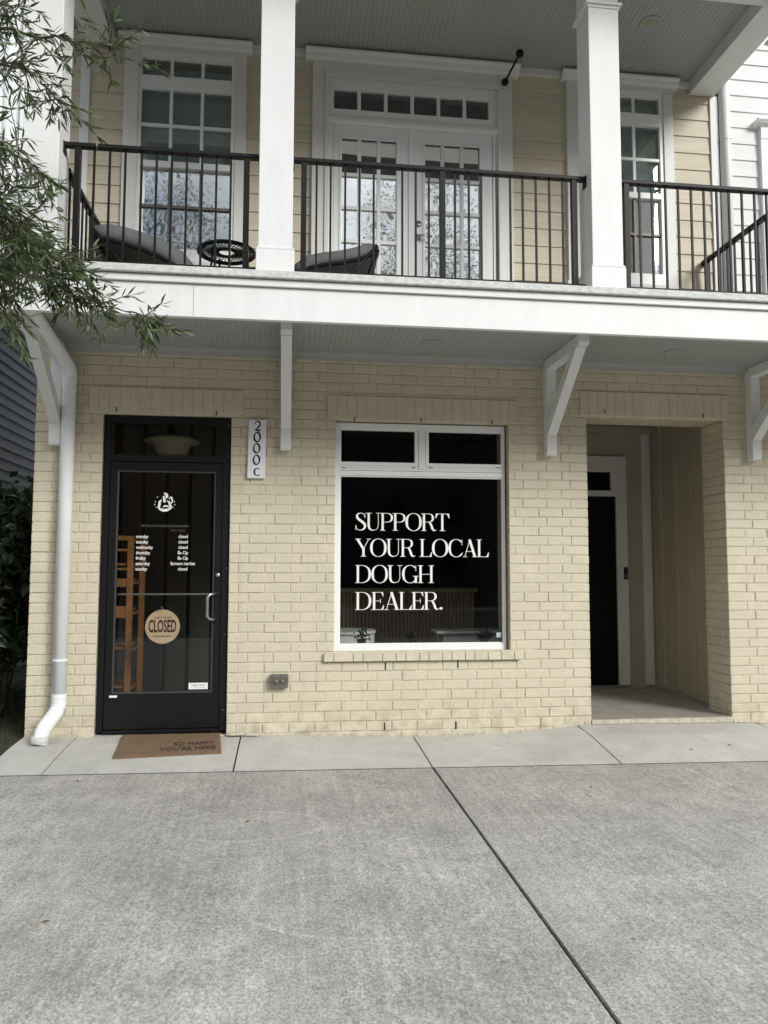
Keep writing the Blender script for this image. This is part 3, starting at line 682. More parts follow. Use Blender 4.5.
# espresso machine on it
em_ = empty('espresso_machine', (1.95, 2.45, 1.085), 'small espresso machine on the right end of the slatted counter', 'coffee machine')
p = at(482, 588, 2.45)
ex = p.x
bx('body', M_steel, em_, ex+.10, ex+.42, 2.35, 2.7, 1.13, 1.24, .02); bx('drip_tray', M_steel, em_, ex+.08, ex+.44, 2.30, 2.7, 1.085, 1.105, .006); bx('column', M_steel, em_, ex+.12, ex+.40, 2.5, 2.7, 1.10, 1.15, .01)
MB().tube([(ex+.10, 2.33, 1.09), (ex+.02, 2.33, 1.14), (ex+.02, 2.33, 1.22), (ex+.09, 2.33, 1.27), (ex+.2, 2.35, 1.26)], .014, 8).build('spout', M_steel, em_, smooth=True)
def rtable(xc, yc, rad, label, zt, rx=None):
    t = empty('cafe_table', (xc, yc, .05), label, 'table', 'white tables inside the shop window')
    MB().lathe([(0, .0), (rad, .0), (rad+.006, .012), (rad, .03), (0, .03)], (xc, yc, zt-.03), 40).build('table_top', M_tablew, t, smooth=False)
    MB().lathe([(.0, 0), (.24, 0), (.24, .015), (.04, .03), (.035, .06)], (xc, yc, .05), 24).build('base', M_pot, t)
    MB().lathe([(rad*.93, 0), (rad*.97, zt-.09)], (xc, yc, .06), 40).build('drum', M_tablew, t, smooth=True)
rtable(.52, .98, .28, 'small round white table behind the left corner of the window', .735)
b = empty('bench_table', (1.8, .9, .05), 'long white table behind the right half of the window', 'table', 'white tables inside the shop window')
bx('table_top', M_tablew, b, 1.33, 2.12, .72, 1.05, .705, .738, .02); bx('side_panel', M_tablew, b, 1.40, 2.10, .76, .79, .06, .704, .01)
for (x, y) in ((1.42, 1.0), (2.06, 1.0)): bx('leg', M_tablew, b, x-.03, x+.03, y-.03, y+.03, .05, .704, .006)
# plants on the inner sill
bx('window_stool', M_pot, win, .36, 1.80, .131, .33, .64, .668)
def plant(px, kind, label, h):
    p = at(px, 640, .22); t = empty('potted_plant', (p.x, .22, .668), label, 'plant', 'potted plants on the window sill')
    MB().lathe([(0, 0), (.030, 0), (.040, .05), (.036, .05), (.034, .042), (0, .042)], (p.x, .22, .668), 18).build('pot', M_pot, t)
    b = MB(); rnd = random.Random(int(px))
    for i in range(70 if kind != 2 else 34):
        a = rnd.uniform(0, 6.28); el = rnd.uniform(.1, 1.4); l = h*rnd.uniform(.5, 1); base = Vector((p.x, .22, .705))
        d = Vector((math.cos(a)*math.cos(el), math.sin(a)*math.cos(el), math.sin(el)))
        if kind == 2: s = base; e2 = base+d*l; wv = .012
        else: s = base+d*l*rnd.uniform(.3, .8); e2 = s+(d+Vector((rnd.gauss(0, .5), rnd.gauss(0, .5), rnd.gauss(0, .4)))).normalized()*.032; wv = .010
        sd_ = d.cross(Vector((rnd.random(), rnd.random(), 1))).normalized()*wv; m_ = (s+e2)/2
        b.quad(s, m_+sd_, e2, m_-sd_)
    b.build('foliage', M_leafd, t, fix=False)
    b = MB()
    for i in range(5):
        a = i*1.26; b.tube([(p.x, .22, .705), (p.x+math.cos(a)*.02, .22+math.sin(a)*.02, .705+h*.5), (p.x+math.cos(a)*.035, .22+math.sin(a)*.035, .705+h*.8)], .002, 5)
    b.build('stem', M_leafd, t)
plant(361.5, 0, 'bushy potted plant on the left end of the window sill', .135); plant(413, 1, 'low small potted plant in the middle of the window sill', .085); plant(484.5, 2, 'spiky leaved potted plant on the right end of the window sill', .125)
# wooden rack behind the door
rk = empty('bread_rack', (-1.45, .9, .05), 'orange wooden rack behind the glass of the black door', 'rack')
pf = at(129, 620, .55).x; pb = at(143, 620, .98).x
for (x, y) in ((pf, .55), (pf+.02, .98), (pf-.55, .55), (pf-.55, .98)): bx('upright', M_wood, rk, x-.024, x+.024, y-.02, y+.02, .05, 1.57, .003)
for z in (.30, .62, .93, 1.19, 1.32, 1.55):
    bx('shelf_board', M_wood, rk, pf-.53, pf-.025, .56, .97, z, z+.018, .002)
    bx('side_rung', M_wood, rk, pf-.006, pf+.012, .571, .959, z-.03, z-.005, .002)
for z, h in ((.88, .10), (1.14, .07), (1.28, .02), (1.53, .04), (1.44, .02)): bx('front_rail', M_wood, rk, pf-.53, pf-.025, .53, .549, z, z+h, .002)
# ceiling lamp seen through the transom
pl = at(172, 444, 1.1)
lamp = MB().lathe([(0, .0), (.12, .0), (.15, .03), (.165, .085), (.245, .11), (.255, .13), (.20, .16), (.10, .17), (0, .17)], (pl.x, 1.1, pl.z-.10), 32)
lo = lamp.build('ceiling_lamp', M_shade, None, smooth=True); tag(lo, 'pale flush ceiling lamp seen through the glass above the black door', 'lamp')
MB().tube([(pl.x, 1.1, pl.z+.09), (pl.x, 1.1, ZC)], .02, 10).build('stem', M_black, lo)
b = MB().lathe([(0, 0), (.09, 0), (.09, .02), (0, .02)], (pl.x, 1.1, ZC-.025), 20).build('canopy', M_black, lo)

# ------------------------------------------------------------------ balcony
SOF, FZB, FY = 3.035, 2.884, -1.28
BX0, BX1 = -1.80, 6.0
b = MB(); p_ = .0405; x = BX0+.02
while x < BX1:
    b.prism([(x, SOF), (x+.005, SOF+.0035), (x+.010, SOF), (x+.018, SOF), (x+p_, SOF), (x+p_, SOF+.02), (x, SOF+.02)], 'y', FY+.04, 0.0); x += p_
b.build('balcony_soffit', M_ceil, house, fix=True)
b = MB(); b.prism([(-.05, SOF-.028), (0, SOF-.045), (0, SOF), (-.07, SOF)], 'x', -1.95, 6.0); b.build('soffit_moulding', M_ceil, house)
bx('fascia', M_white, house, BX0, BX1, FY, FY+.04, FZB, 3.095); bx('fascia_band', M_white, house, BX0-.01, BX1, FY-.022, FY+.04, 3.099, 3.140); bx('deck_edge', M_whitew, house, BX0-.03, BX1, FY-.05, FY+.12, 3.146, 3.193, .004)
bx('fascia_end', M_white, house, BX0-.001, BX0+.04, FY+.041, -.001, FZB, 3.14)
bx('deck', mat('deck_boards', (.42, .41, .38), .8, var=.15, vscale=9), house, BX0, BX1, FY+.12, .05, 3.06, 3.188)
fs = bx('fascia_seam', M_grey, house, at(193.5, 300, FY).x-.001, at(193.5, 300, FY).x+.001, FY-.0008, FY+.01, FZB+.002, 3.093, 0)
# brackets
def bracket_proto():
    w2 = .0415
    pm = MB().prism([(-.09, -.78), (-.078, -.80), (-.01, -.80), (0, -.785), (0, -.0), (-.09, 0)], 'x', -w2, w2).build('bracket', M_white, house, bevel=.003, loc=(0, 0, SOF))
    MB().prism([(-.091, -.085), (-.091, -.002), (-.815, -.002), (-.815, -.062), (-.79, -.085)], 'x', -w2, w2).build('top_arm', M_white, pm, bevel=.003, loc=(0, 0, 0))
    MB().prism([(-.092, -.635), (-.092, -.50), (-.64, -.087), (-.755, -.087)], 'x', -w2+.002, w2-.002).build('brace', M_white, pm, bevel=.003, loc=(0, 0, 0))
    return pm
pb_ = bracket_proto()
XS = [-.037, at(552.2, 445, -.09).x, 3.962, -1.79]
pb_.location.x = XS[0]
for x in XS[1:]: copy_tree(pb_, house, (x, 0, SOF))
# soffit lights
def soffit_light(p, z, m2):
    o = MB().lathe([(.0, -.002), (.060, -.002), (.066, -.008), (.084, -.007), (.088, .0), (0, .0)], (p.x, p.y, z), 28).build('recessed_light', m2, house, smooth=True)
    MB().lathe([(0, -.004), (.052, -.004), (.052, -.0025), (0, -.0025)], (p.x, p.y, z), 24).build('lens', mat('light_lens', (.34, .32, .24), .4) if z > 4 else M_ceil, o)
for px, py in ((432, 343), (675, 352), (162, 330)): soffit_light(atz(px, py, SOF), SOF, M_ceil)
UC = 5.66
for px, py in ((650, 23), (418, 1)): soffit_light(atz(px, py, UC), UC, M_ceil)

# upper wall with lap siding
UY = .06
def siding(b, x0, x1, z0, z1, pitch, zref, M, thick=.011, rev=1):
    k = math.floor((z0-zref)/pitch)
    while zref+k*pitch < z1:
        za, zb = max(zref+k*pitch, z0), min(zref+(k+1)*pitch, z1); k += 1
        if zb-za < .004: continue
        t0, t1 = -thick, -.001
        q = [M(x0, 0, za), M(x1, 0, za), M(x1, 0, zb+.003), M(x0, 0, zb+.003), M(x0, t0, za), M(x1, t0, za), M(x1, t1, zb+.003), M(x0, t1, zb+.003)]
        n = len(b.v); b.v += q
        for f in ((4, 5, 6, 7), (0, 1, 5, 4), (0, 4, 7, 3), (1, 2, 6, 5)): b.f.append(tuple(n+i for i in f))
SP = .1555; ZR = 3.916
fm = lambda x, d, z: Vector((x, UY+d, z))
for (a, c_) in ((-1.95, -1.30), (-.48, .16), (1.85, 2.40), (3.32, 3.70)):
    b = MB(); siding(b, a, c_, 3.17, UC+.03, SP, ZR, fm); b.build('lap_siding', M_siding, house, fix=False)
b = MB().box(-1.95, 6, UY+.001, UY+.012, 3.04, UC+.05)
# window holes: wall sheet is rebuilt as strips round the openings
b = MB()
UO = [(-1.262, -.455, 3.70, 5.47), (.272, 1.765, 3.19, 5.36), (2.475, 3.275, 3.70, 5.47)]
xs_ = sorted({-1.95, 3.70}|{u for o in UO for u in o[:2]})
for a, c_ in zip(xs_, xs_[1:]):
    hh = [o for o in UO if o[0] <= a and c_ <= o[1]]
    if hh: o = hh[0]; b.box(a, c_, UY, UY+.12, 3.04, o[2]); b.box(a, c_, UY, UY+.12, o[3], UC+.05)
    else: b.box(a, c_, UY, UY+.12, 3.04, UC+.05)
b.build('upper_wall', M_siding, house)
b = MB(); b.box(-1.95, 3.70, 3.4, 3.5, 3.04, UC+.1); b.box(-1.97, -1.95, UY, 3.5, 3.04, UC+.1); b.box(3.70, 3.72, UY, 3.5, 3.04, UC+.1); b.box(-1.95, 3.7, UY+.12, 3.5, UC+.02, UC+.1); b.box(-1.95, 3.7, UY+.12, 3.5, 3.04, 3.14)
for x in (-.2, 2.2): b.box(x, x+.06, UY+.12, 3.4, 3.1, UC)
b.build('upper_rooms', M_room, house)
# corner boards
p0, p1 = at(79.5, 120, .04), at(88.7, 120, .04); bx('corner_board', M_white, house, p0.x, p1.x, .035, UY+.01, 3.19, UC)
p0, p1 = at(711, 150, .04), at(718, 150, .04); bx('corner_board', M_white, house, p0.x, p1.x+.006, .035, UY+.01, 3.19, 5.54)
bx('frieze_board', M_trim2, house, -1.95, 3.70, .030, UY, 5.60, UC)

def muntins(x0, x1, z0, z1, nx, nz, wd, y0, y1, name, m, parent, rows=None):
    b = MB(); pit_ = (x1-x0-wd*(nx-1))/nx
    for i in range(1, nx): xa = x0+i*pit_+(i-1)*wd; b.box(xa, xa+wd, y0, y1, z0, z1)
    for z in (rows or []): b.box(x0, x1, y0-.0006, y1, z-wd/2, z+wd/2)
    return b.build(name, m, parent, .0015)
def upper_window(dx, upper_shade=True):
    """double hung window with a 3-light transom; outer casing left edge near x = -1.376+dx"""
    cx0, cx1, ix0, ix1 = -1.375+dx, -.394+dx, -1.262+dx, -.482+dx; zt = 5.52; zs = 3.80
    b = MB(); b.box(cx0, ix0, .018, UY, zs-.06, zt); b.box(ix1, cx1, .018, UY, zs-.06, zt); b.box(cx0, cx1, .014, UY, zt, 5.565)
    w_ = b.build('sash_window', M_trim2, house, .002)
    MB().prism([(.014, 5.565), (-.010, 5.580), (-.020, 5.605), (-.045, 5.618), (-.045, 5.632), (UY, 5.632), (UY, 5.565)], 'x', cx0-.045, cx1+.045).build('crown', M_trim2, w_)
    MB().prism([(-.012, zs-.075), (-.012, zs-.045), (.05, zs-.035), (.05, zs-.10), (.005, zs-.10)], 'x', cx0-.02, cx1+.02).build('sill', M_white, w_)
    bx('apron', M_white, w_, cx0, cx1, .022, UY, zs-.17, zs-.102)
    gx0, gx1 = -1.237+dx, -.517+dx
    b = MB(); y0, y1 = .032, .09
    b.box(ix0, gx0, y0, y1, zs-.03, zt); b.box(gx1, ix1, y0, y1, zs-.03, zt); b.box(gx0, gx1, y0, y1, 5.475, zt); b.box(gx0, gx1, y0-.004, y1, 5.21, 5.322); b.box(gx0, gx1, y0, y1, zs-.03, zs+.07)
    b.box(gx0, gx1, y0-.002, y1, 4.545, 4.60)
    b.build('frame', M_vinyl, w_, .003)
    muntins(gx0, gx1, 5.322, 5.475, 3, 1, .026, .040, .060, 'transom_muntins', M_vinyl, w_)
    muntins(gx0, gx1, 4.600, 5.210, 3, 2, .026, .040, .060, 'upper_muntins', M_vinyl, w_, [4.905])
    muntins(gx0, gx1, zs+.07, 4.545, 3, 2, .024, .050, .066, 'lower_muntins', M_nickel, w_, [4.228])
    bx('transom_pane', G_up2, w_, gx0, gx1, .062, .067, 5.322, 5.475, 0); bx('upper_pane', G_up2, w_, gx0, gx1, .062, .067, 4.60, 5.21, 0); bx('lower_pane', G_mid, w_, gx0, gx1, .070, .075, zs+.07, 4.545, 0)
    b = MB(); z = 4.0
    while z < 5.46: b.prism([(.146, z), (.150, z+.022), (.154, z+.022), (.150, z)], 'x', gx0-.02, gx1+.02); z += .0215
    b.build('blind', M_blind, w_)
    return w_
upper_window(0); upper_window(3.732)

# french doors
CX0, CX1 = .150, 1.868
b = MB(); b.box(CX0, .285, .012, UY, 3.19, 5.475); b.box(1.742, CX1, .012, UY, 3.19, 5.475); b.box(CX0, CX1, .008, UY, 5.475, 5.555)
b.box(.255, .288, -.004, .012, 3.19, 5.42); b.box(1.738, 1.77, -.004, .012, 3.19, 5.42); b.box(.255, 1.77, -.004, .008, 5.42, 5.475)
fd = b.build('french_doors', M_trim2, house, .002)
MB().prism([(.008, 5.555), (-.018, 5.572), (-.028, 5.600), (-.055, 5.615), (-.055, 5.630), (UY, 5.630), (UY, 5.555)], 'x', CX0-.06, CX1+.06).build('crown', M_trim2, fd)
b = MB(); b.box(.285, .330, .03, .09, 3.19, 5.47); b.box(1.697, 1.742, .03, .09, 3.19, 5.47); b.box(.330, 1.697, .03, .09, 5.33, 5.47); b.box(.330, 1.697, .03, .09, 5.10, 5.155); b.prism([(.0, 5.03), (.0, 5.055), (.02, 5.10), (.09, 5.10), (.09, 5.02), (.02, 5.02)], 'x', .285, 1.742)
b.build('frame', M_vinyl, fd, .002)
tl0, tl1 = .331, 1.666
ww = .030; pw = (1.664-.331-5*ww)/6
for i in range(1, 6): xa = .331+i*pw+(i-1)*ww; bx('transom_muntin', M_vinyl, fd, xa, xa+ww, .036, .06, 5.155, 5.33)
bx('transom_stile', M_vinyl, fd, 1.664, 1.698, .034, .09, 5.155, 5.33); bx('transom_pane', G_up2, fd, .331, 1.664, .060, .065, 5.155, 5.33, 0)
def fleaf(x0, x1, g0, g1, nm):
    zt, gb, gt = 5.02, 3.52, 4.903
    b = MB(); b.box(x0, g0-.02, .040, .085, 3.20, zt); b.box(g1+.02, x1, .040, .085, 3.20, zt); b.box(g0-.02, g1+.02, .040, .085, gt+.02, zt); b.box(g0-.02, g1+.02, .040, .085, 3.20, gb-.02)
    l = b.build('door_leaf', M_vinyl, fd, .002)
    sash(g0, g1, gb, gt, .022, .032, .05, 'glazing_bead', M_vinyl, fd, .004)
    muntins(g0, g1, gb, gt, 3, 5, .030, .044, .060, 'muntins', M_vinyl, fd, [4.595, 4.308, 4.022, 3.735])
    bx('pane', G_up, fd, g0, g1, .062, .067, gb, gt, 0); return l
fleaf(.333, .962, .400, .861, 'l'); fleaf(1.012, 1.694, 1.108, 1.580, 'r')
bx('astragal', M_vinyl, fd, .963, 1.011, .030, .07, 3.20, 5.02, .005)
p = at(418.6, 237, .03); MB().lathe([(0, 0), (.026, 0), (.026, .008), (.010, .012), (.010, .045), (0, .045)], (p.x, .040, p.z), 18, 'y').tube([(p.x, -.003, p.z), (p.x+.03, -.008, p.z), (p.x+.11, -.006, p.z-.004)], .008, 8).build('lever_handle', M_steel, fd, smooth=True)
p = at(418.6, 223.5, .03); MB().lathe([(0, 0), (.026, 0), (.024, .012), (0, .014)], (p.x, .040, p.z), 18, 'y').build('deadbolt', M_steel, fd, smooth=True)
# curtain behind the french doors
b = MB(); n_ = 120
for i in range(n_):
    x0, x1 = .34+(1.30)*i/n_, .34+(1.30)*(i+1)/n_; f_ = lambda x: .26+.025*math.sin(x*70)+.012*math.sin(x*173)
    if .42 < x0 < .60 or 1.1 < x0 < 1.28: continue
    b.quad((x0, f_(x0), 3.2), (x1, f_(x1), 3.2), (x1, f_(x1), 5.05), (x0, f_(x0), 5.05))
b.build('curtain', M_curtain, fd, smooth=True)

# upper ceiling and beams
b = MB(); x = -2.0; p_ = .0405
while x < 3.8:
    b.prism([(x, UC), (x+.006, UC+.004), (x+.010, UC), (x+p_, UC), (x+p_, UC+.02), (x, UC+.02)], 'y', FY+.2, UY); x += p_
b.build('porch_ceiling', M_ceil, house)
BZ = 5.54
bx('side_beam', M_trim2, house, 3.505, 3.745, -1.045, .045, BZ, UC+.1, .004); bx('side_beam', M_trim2, house, -1.70, -1.46, -1.045, .034, BZ, UC+.1, .004)
bx('front_beam', M_trim2, house, -1.95, 3.80, -1.30, -1.046, BZ, UC+.1, .004)
MB().box(-2.1, 3.80, -2.15, 6, UC+.101, UC+.25).build('roof', M_roof, house)
# columns
def column_proto():
    w2 = .110
    c_ = MB().box(-w2, w2, -w2, w2, .16, 2.02).build('column', M_white, house, .004, loc=(0, 0, 3.193))
    MB().box(-w2-.013, w2+.013, -w2-.013, w2+.013, 0, .155).prism([(-w2-.013, .155), (w2+.013, .155), (w2+.004, .172), (-w2-.004, .172)], 'y', -w2-.012, w2+.012).build('plinth', M_white, c_, .004, loc=(0, 0, 0))
    q = MB(); q.box(-w2-.006, w2+.006, -w2-.006, w2+.006, 2.021, 2.04); q.box(-w2-.022, w2+.022, -w2-.022, w2+.022, 2.041, 2.058); q.box(-w2+.002, w2-.002, -w2+.002, w2-.002, 2.06, 2.345)
    q.build('capital', M_white, c_, .003, loc=(0, 0, 0)); return c_
cp = column_proto(); CY = -1.17
CXS = [-.112, 2.137, 3.640, -1.578]
cp.location = (CXS[0], CY, 3.193)
for x in CXS[1:]: copy_tree(cp, house, (x, CY, 3.193))
# railings
def railing(x0, x1, ya, yb, posts, bals, zt=4.03, label=None):
    """ya==yb: along the front; else runs from ya to yb at x0"""
    b = MB(); front = ya == yb
    if front: b.box(x0, x1, ya-.024, ya+.024, zt-.026, zt)
    else: b.box(x0-.024, x0+.024, min(ya, yb), max(ya, yb), zt-.026, zt)
    r_ = b.build('railing', M_black, house, .003)
    if front: bx('bottom_rail', M_black, r_, x0, x1, ya-.012, ya+.012, 3.240, 3.262)
    else: bx('bottom_rail', M_black, r_, x0-.012, x0+.012, min(ya, yb), max(ya, yb), 3.240, 3.262)
    pp = None
    for i, q in enumerate(posts):
        loc = (q, ya, 0) if front else (x0, q, 0)
        if pp is None: pp = MB().box(-.019, .019, -.019, .019, 3.188, zt-.027).build('post', M_black, r_, .002, loc=loc)
        else: copy_tree(pp, r_, loc)
    bb = None
    for q in bals:
        loc = (q, ya, 0) if front else (x0, q, 0)
        if bb is None: bb = MB().box(-.0068, .0068, -.0068, .0068, 3.2625, zt-.0265).build('baluster', M_black, r_, 0, loc=loc)
        else: copy_tree(bb, r_, loc)
    for q in ((x0, x1) if front else (yb,)):
        if front: bx('mounting_plate', M_black, r_, q-.004 if q == x0 else q-.006, q+.006 if q == x0 else q+.004, ya-.03, ya+.03, zt-.075, zt+.004)
        else: MB().lathe([(0, 0), (.028, 0), (.026, .012), (.016, .02), (0, .022)], (x0, q+.0, zt-.02), 16, 'y').build('wall_knob', M_black, r_, smooth=True)
    return r_
RY = -1.17
def X_(px, py): return at(px, py, RY).x
def fromcrop(lst, sc, ox, py): return [X_(v/sc+ox, py) for v in lst]
f1 = fromcrop([98, 158, 215, 272, 332, 387, 443, 498, 554, 607, 660, 718], 3.657, 50, 200)
railing(-1.467, -.223, RY, RY, [f1[0], f1[-1]], f1[1:-1])
f2 = fromcrop([275, 340, 412, 487, 560, 633], 5.12, 250, 210)+fromcrop([445, 482, 518, 555, 590, 628, 662, 705, 742], 2.743, 240, 230)+fromcrop([66, 104, 143, 181, 213], 2.866, 500, 240)
f2 = sorted(f2); pI = min(range(len(f2)), key=lambda i: abs(f2[i]-X_(555/2.743+240, 230)))
railing(-.001, 2.026, RY, RY, [f2[0], f2[pI], f2[-1]], [v for i, v in enumerate(f2) if i not in (0, pI, len(f2)-1)])
f3 = fromcrop([120, 183, 240, 302, 360, 420, 478, 537, 593, 652, 710, 765], 4.571, 600, 230)
railing(2.248, 3.514, RY, RY, [f3[0]], f3[1:])
yb_ = .035
railing(3.596, 0, -1.05, yb_, [-.02], [-.12-.105*i for i in range(9)], 4.005); railing(-1.485, 0, -1.05, yb_, [-.02], [-.12-.105*i for i in range(9)], 3.93)
railing(3.74, 6.0, RY, RY, [3.8, 4.9], [3.9+.105*i for i in range(9)])
# black rod with round ends fixed over the french doors
b = empty('flag_holder', (1.80, -.06, 5.48), 'thin black rod with round knobs fixed over the right end of the french doors', 'bracket')
pa = at(505, 82, -.03); pb2 = at(519.8, 53.5, -.30)
MB().tube([pa, pb2], .009, 8).build('rod', M_black, b, smooth=True)
for q, rr in ((pa, .031), (pb2, .033)): MB().lathe([(rr*math.sin(math.pi*i/8)+1e-4, -rr*math.cos(math.pi*i/8)) for i in range(9)], q, 16).build('knob', M_black, b, smooth=True)

# ------------------------------------------------------------------ downspout (part of the house)
def bend(pts, n=6):
    pts = [Vector(p) for p in pts]; out_ = [pts[0]]
    for i in range(1, len(pts)-1):
        a, c_, d = pts[i-1], pts[i], pts[i+1]; u = (a-c_).normalized(); v = (d-c_).normalized(); r_ = min(.10, (a-c_).length*.45, (d-c_).length*.45)
        for k_ in range(n+1):
            t = k_/n; out_.append((c_+u*r_)*(1-t)**2+c_*2*t*(1-t)+(c_+v*r_)*t*t)
    out_.append(pts[-1]); return out_
DX = -1.695
ds = MB().tube(bend([(DX, -.075, .20), (DX, -.075, 2.83), (-1.77, -1.17+.0, 3.06+.06), (-1.80, -1.18, 3.45), (-1.80, -1.18, 5.6)]), .0515, 20).build('downspout', M_pipe, house, smooth=True)
# corrugated elbow at the foot
pts = bend([(DX, -.075, .36), (DX, -.075, .245), (DX-.075, -.20, .115), (DX-.085, -.215, .02)], 10)
full = []
for a, c_ in zip(pts, pts[1:]):
    n_ = max(1, int((c_-a).length/.005))
    for k_ in range(n_): full.append(a.lerp(c_, k_/n_))
full.append(pts[-1]); acc = 0; rad_ = []
for i, p in enumerate(full):
    if i: acc += (p-full[i-1]).length
    rad_.append(.0535+(.003*(1-abs(math.sin(acc*70))**.5) if .08 < acc < .34 else 0))
MB().tube(full, rad_, 20).build('foot_elbow', M_pipe, ds, smooth=True)
pts = bend([(DX, -.075, 2.66), (DX, -.075, 2.83), (-1.715, -.36, 2.91)], 10)
full = []
for a, c_ in zip(pts, pts[1:]):
    n_ = max(1, int((c_-a).length/.005))
    for k_ in range(n_): full.append(a.lerp(c_, k_/n_))
full.append(pts[-1]); acc = 0; rad_ = []
for i, p in enumerate(full):
    if i: acc += (p-full[i-1]).length
    rad_.append(.0535+(.003*(1-abs(math.sin(acc*80))**.5) if .05 < acc < .26 else 0))
MB().tube(full, rad_, 20).build('upper_elbow', M_pipe, ds, smooth=True)
for z in (.33, .60, 2.45): MB().lathe([(.0525, 0), (.0545, .002), (.0545, .014), (.0525, .016)], (DX, -.075, z), 20).build('collar', M_pipe, ds, smooth=True)
MB().lathe([(.058, 0), (.062, .004), (.060, .045), (.057, .05)], (DX-.085, -.215, wallz(-1.8)-.01), 20).build('drain_adapter', M_whitew, ds, smooth=True)

# ------------------------------------------------------------------ things on the wall and walk
sg = empty('address_sign', (-.265, -.03, 2.245), 'tall narrow white sign with black painted number 2000C beside the door', 'sign')
MB().prism([(-.337, 2.010), (-.199, 2.010), (-.192, 2.478), (-.330, 2.478)], 'y', -.034, -.004).build('board', M_sign, sg, .0025)
def sgn_stroke(pts, w_, z, h, wd, cx, mirror=False):
    q = []; stroke(q, pts, w_, 0); b = MB()
    for i, pl_ in enumerate(q): b.quad(*[(cx+(x-.5)*wd, -.0343-.00003*i, z+y*h) for x, y in pl_])
    return b.build('numeral', M_ink, sg, fix=False)
two = [(.08, .68), (.12, .84), (.28, .96), (.5, .99), (.74, .92), (.86, .76), (.80, .58), (.60, .40), (.36, .24), (.14, .10), (.10, .05)]
cxs = -.265+.006
b_ = sgn_stroke(two, [.16, .10, .10, .14, .20, .24, .24, .20, .14, .10, .08], 2.385, .082, .052, cxs)
sgn_stroke([(.06, .08), (.25, .14), (.55, .06), (.85, .10), (.98, .26)], [.12, .20, .20, .14, .06], 2.385, .082, .052, cxs)
def oval(cx, z): 
    P, W = [], []
    for i in range(33):
        a = R(i*11.25+90); P.append((.5+.42*math.cos(a), .5+.44*math.sin(a))); W.append(.10+.16*abs(math.cos(a-.35))**1.5)
    sgn_stroke(P, W, z, .084, .056, cx)
for i, z in enumerate((2.296, 2.206, 2.114)): oval(cxs-.004-.003*(i > 0), z)
P, W = [], []
for i in range(25):
    a = R(50+i*11); P.append((.5+.42*math.cos(a), .5+.44*math.sin(a))); W.append(.10+.16*abs(math.cos(a))**1.5)
sgn_stroke(P, W, 2.026, .066, .054, cxs)
ob_ = empty('outlet_box', (-.065, 0, .42), 'small weathered metal outlet box on the brick beside the door', 'outlet')
MB().lathe([(.0, 0)]*0 or [(0, 0), (.01, 0), (.01, .001), (0, .001)], (-.065, -.001, .30), 6, 'y')
MB().prism([(-.132, .372), (.004, .372), (.006, .378), (.006, .468), (0, .474), (-.128, .474), (-.134, .468), (-.134, .378)], 'y', -.055, -.003).build('housing', M_nickel, ob_, .010)
bx('cover_plate', mat('grey_cover', (.13, .12, .105), .5, metal=.3), ob_, -.120, -.008, -.060, -.0545, .395, .455, .004)
for x in (-.089, -.043): MB().lathe([(0, 0), (.017, 0), (.015, .008), (.006, .010), (0, .010)], (x, -.060, .425), 16, 'y').build('socket_cap', M_nickel, ob_, smooth=True)
mt = [atz(121.2, 734.6, .03), atz(222.2, 731.2, .03), atz(222.5, 748.2, .01), atz(113.4, 753.7, .01)]
mt = [(-1.232, -.040), (-.515, -.012), (-.462, -.475), (-1.190, -.560)]
def mz(x, y): t = min(1, max(0, -y/.84)); return wallz(x)*(1-t)+outz(x)*t
b = MB(); NX, NY = 56, 30
def mp_(u, v): # u 0..1 left-right, v 0..1 near-far
    nx_ = (mt[3][0]*(1-u)+mt[2][0]*u)*(1-v)+(mt[0][0]*(1-u)+mt[1][0]*u)*v; ny_ = (mt[3][1]*(1-u)+mt[2][1]*u)*(1-v)+(mt[0][1]*(1-u)+mt[1][1]*u)*v
    return nx_, ny_
rnd = random.Random(11)
G = {}
for i in range(NX+1):
    for j in range(NY+1):
        x, y = mp_(i/NX, j/NY); e = i in (0, NX) or j in (0, NY)
        if e: x += rnd.uniform(-.003, .003); y += rnd.uniform(-.003, .003)
        G[i, j] = (x, y, mz(x, y)+(.012 if e else .017)+rnd.uniform(-.001, .0015))
for i in range(NX):
    for j in range(NY): b.quad(G[i, j], G[i+1, j], G[i+1, j+1], G[i, j+1])
for i in range(NX):
    for j in (0, NY): a, c_ = G[i, j], G[i+1, j]; b.quad(a, c_, (c_[0], c_[1], c_[2]-.016), (a[0], a[1], a[2]-.016))
for j in range(NY):
    for i in (0, NX): a, c_ = G[i, j], G[i, j+1]; b.quad(a, c_, (c_[0], c_[1], c_[2]-.016), (a[0], a[1], a[2]-.016))
mato = b.build('doormat', M_coir, None, fix=False); tag(mato, 'brown coir doormat with dark lettering in front of the black door', 'doormat')
def onmat(v0, hh, ux): 
    def f(u, t):
        x, y = mp_(ux+u, v0+t); return Vector((x, y, mz(x, y)+.0205))
    return f
text_mesh('SO HAPPY', 0, 0, 0, .16, M_coird, mato, 'lettering', .01, align='CENTER', flat=onmat(.36, .2, .74), fit=.40)
text_mesh("YOU'RE HERE", 0, 0, 0, .16, M_coird, mato, 'lettering', .01, align='CENTER', flat=onmat(.14, .2, .68), fit=.54)

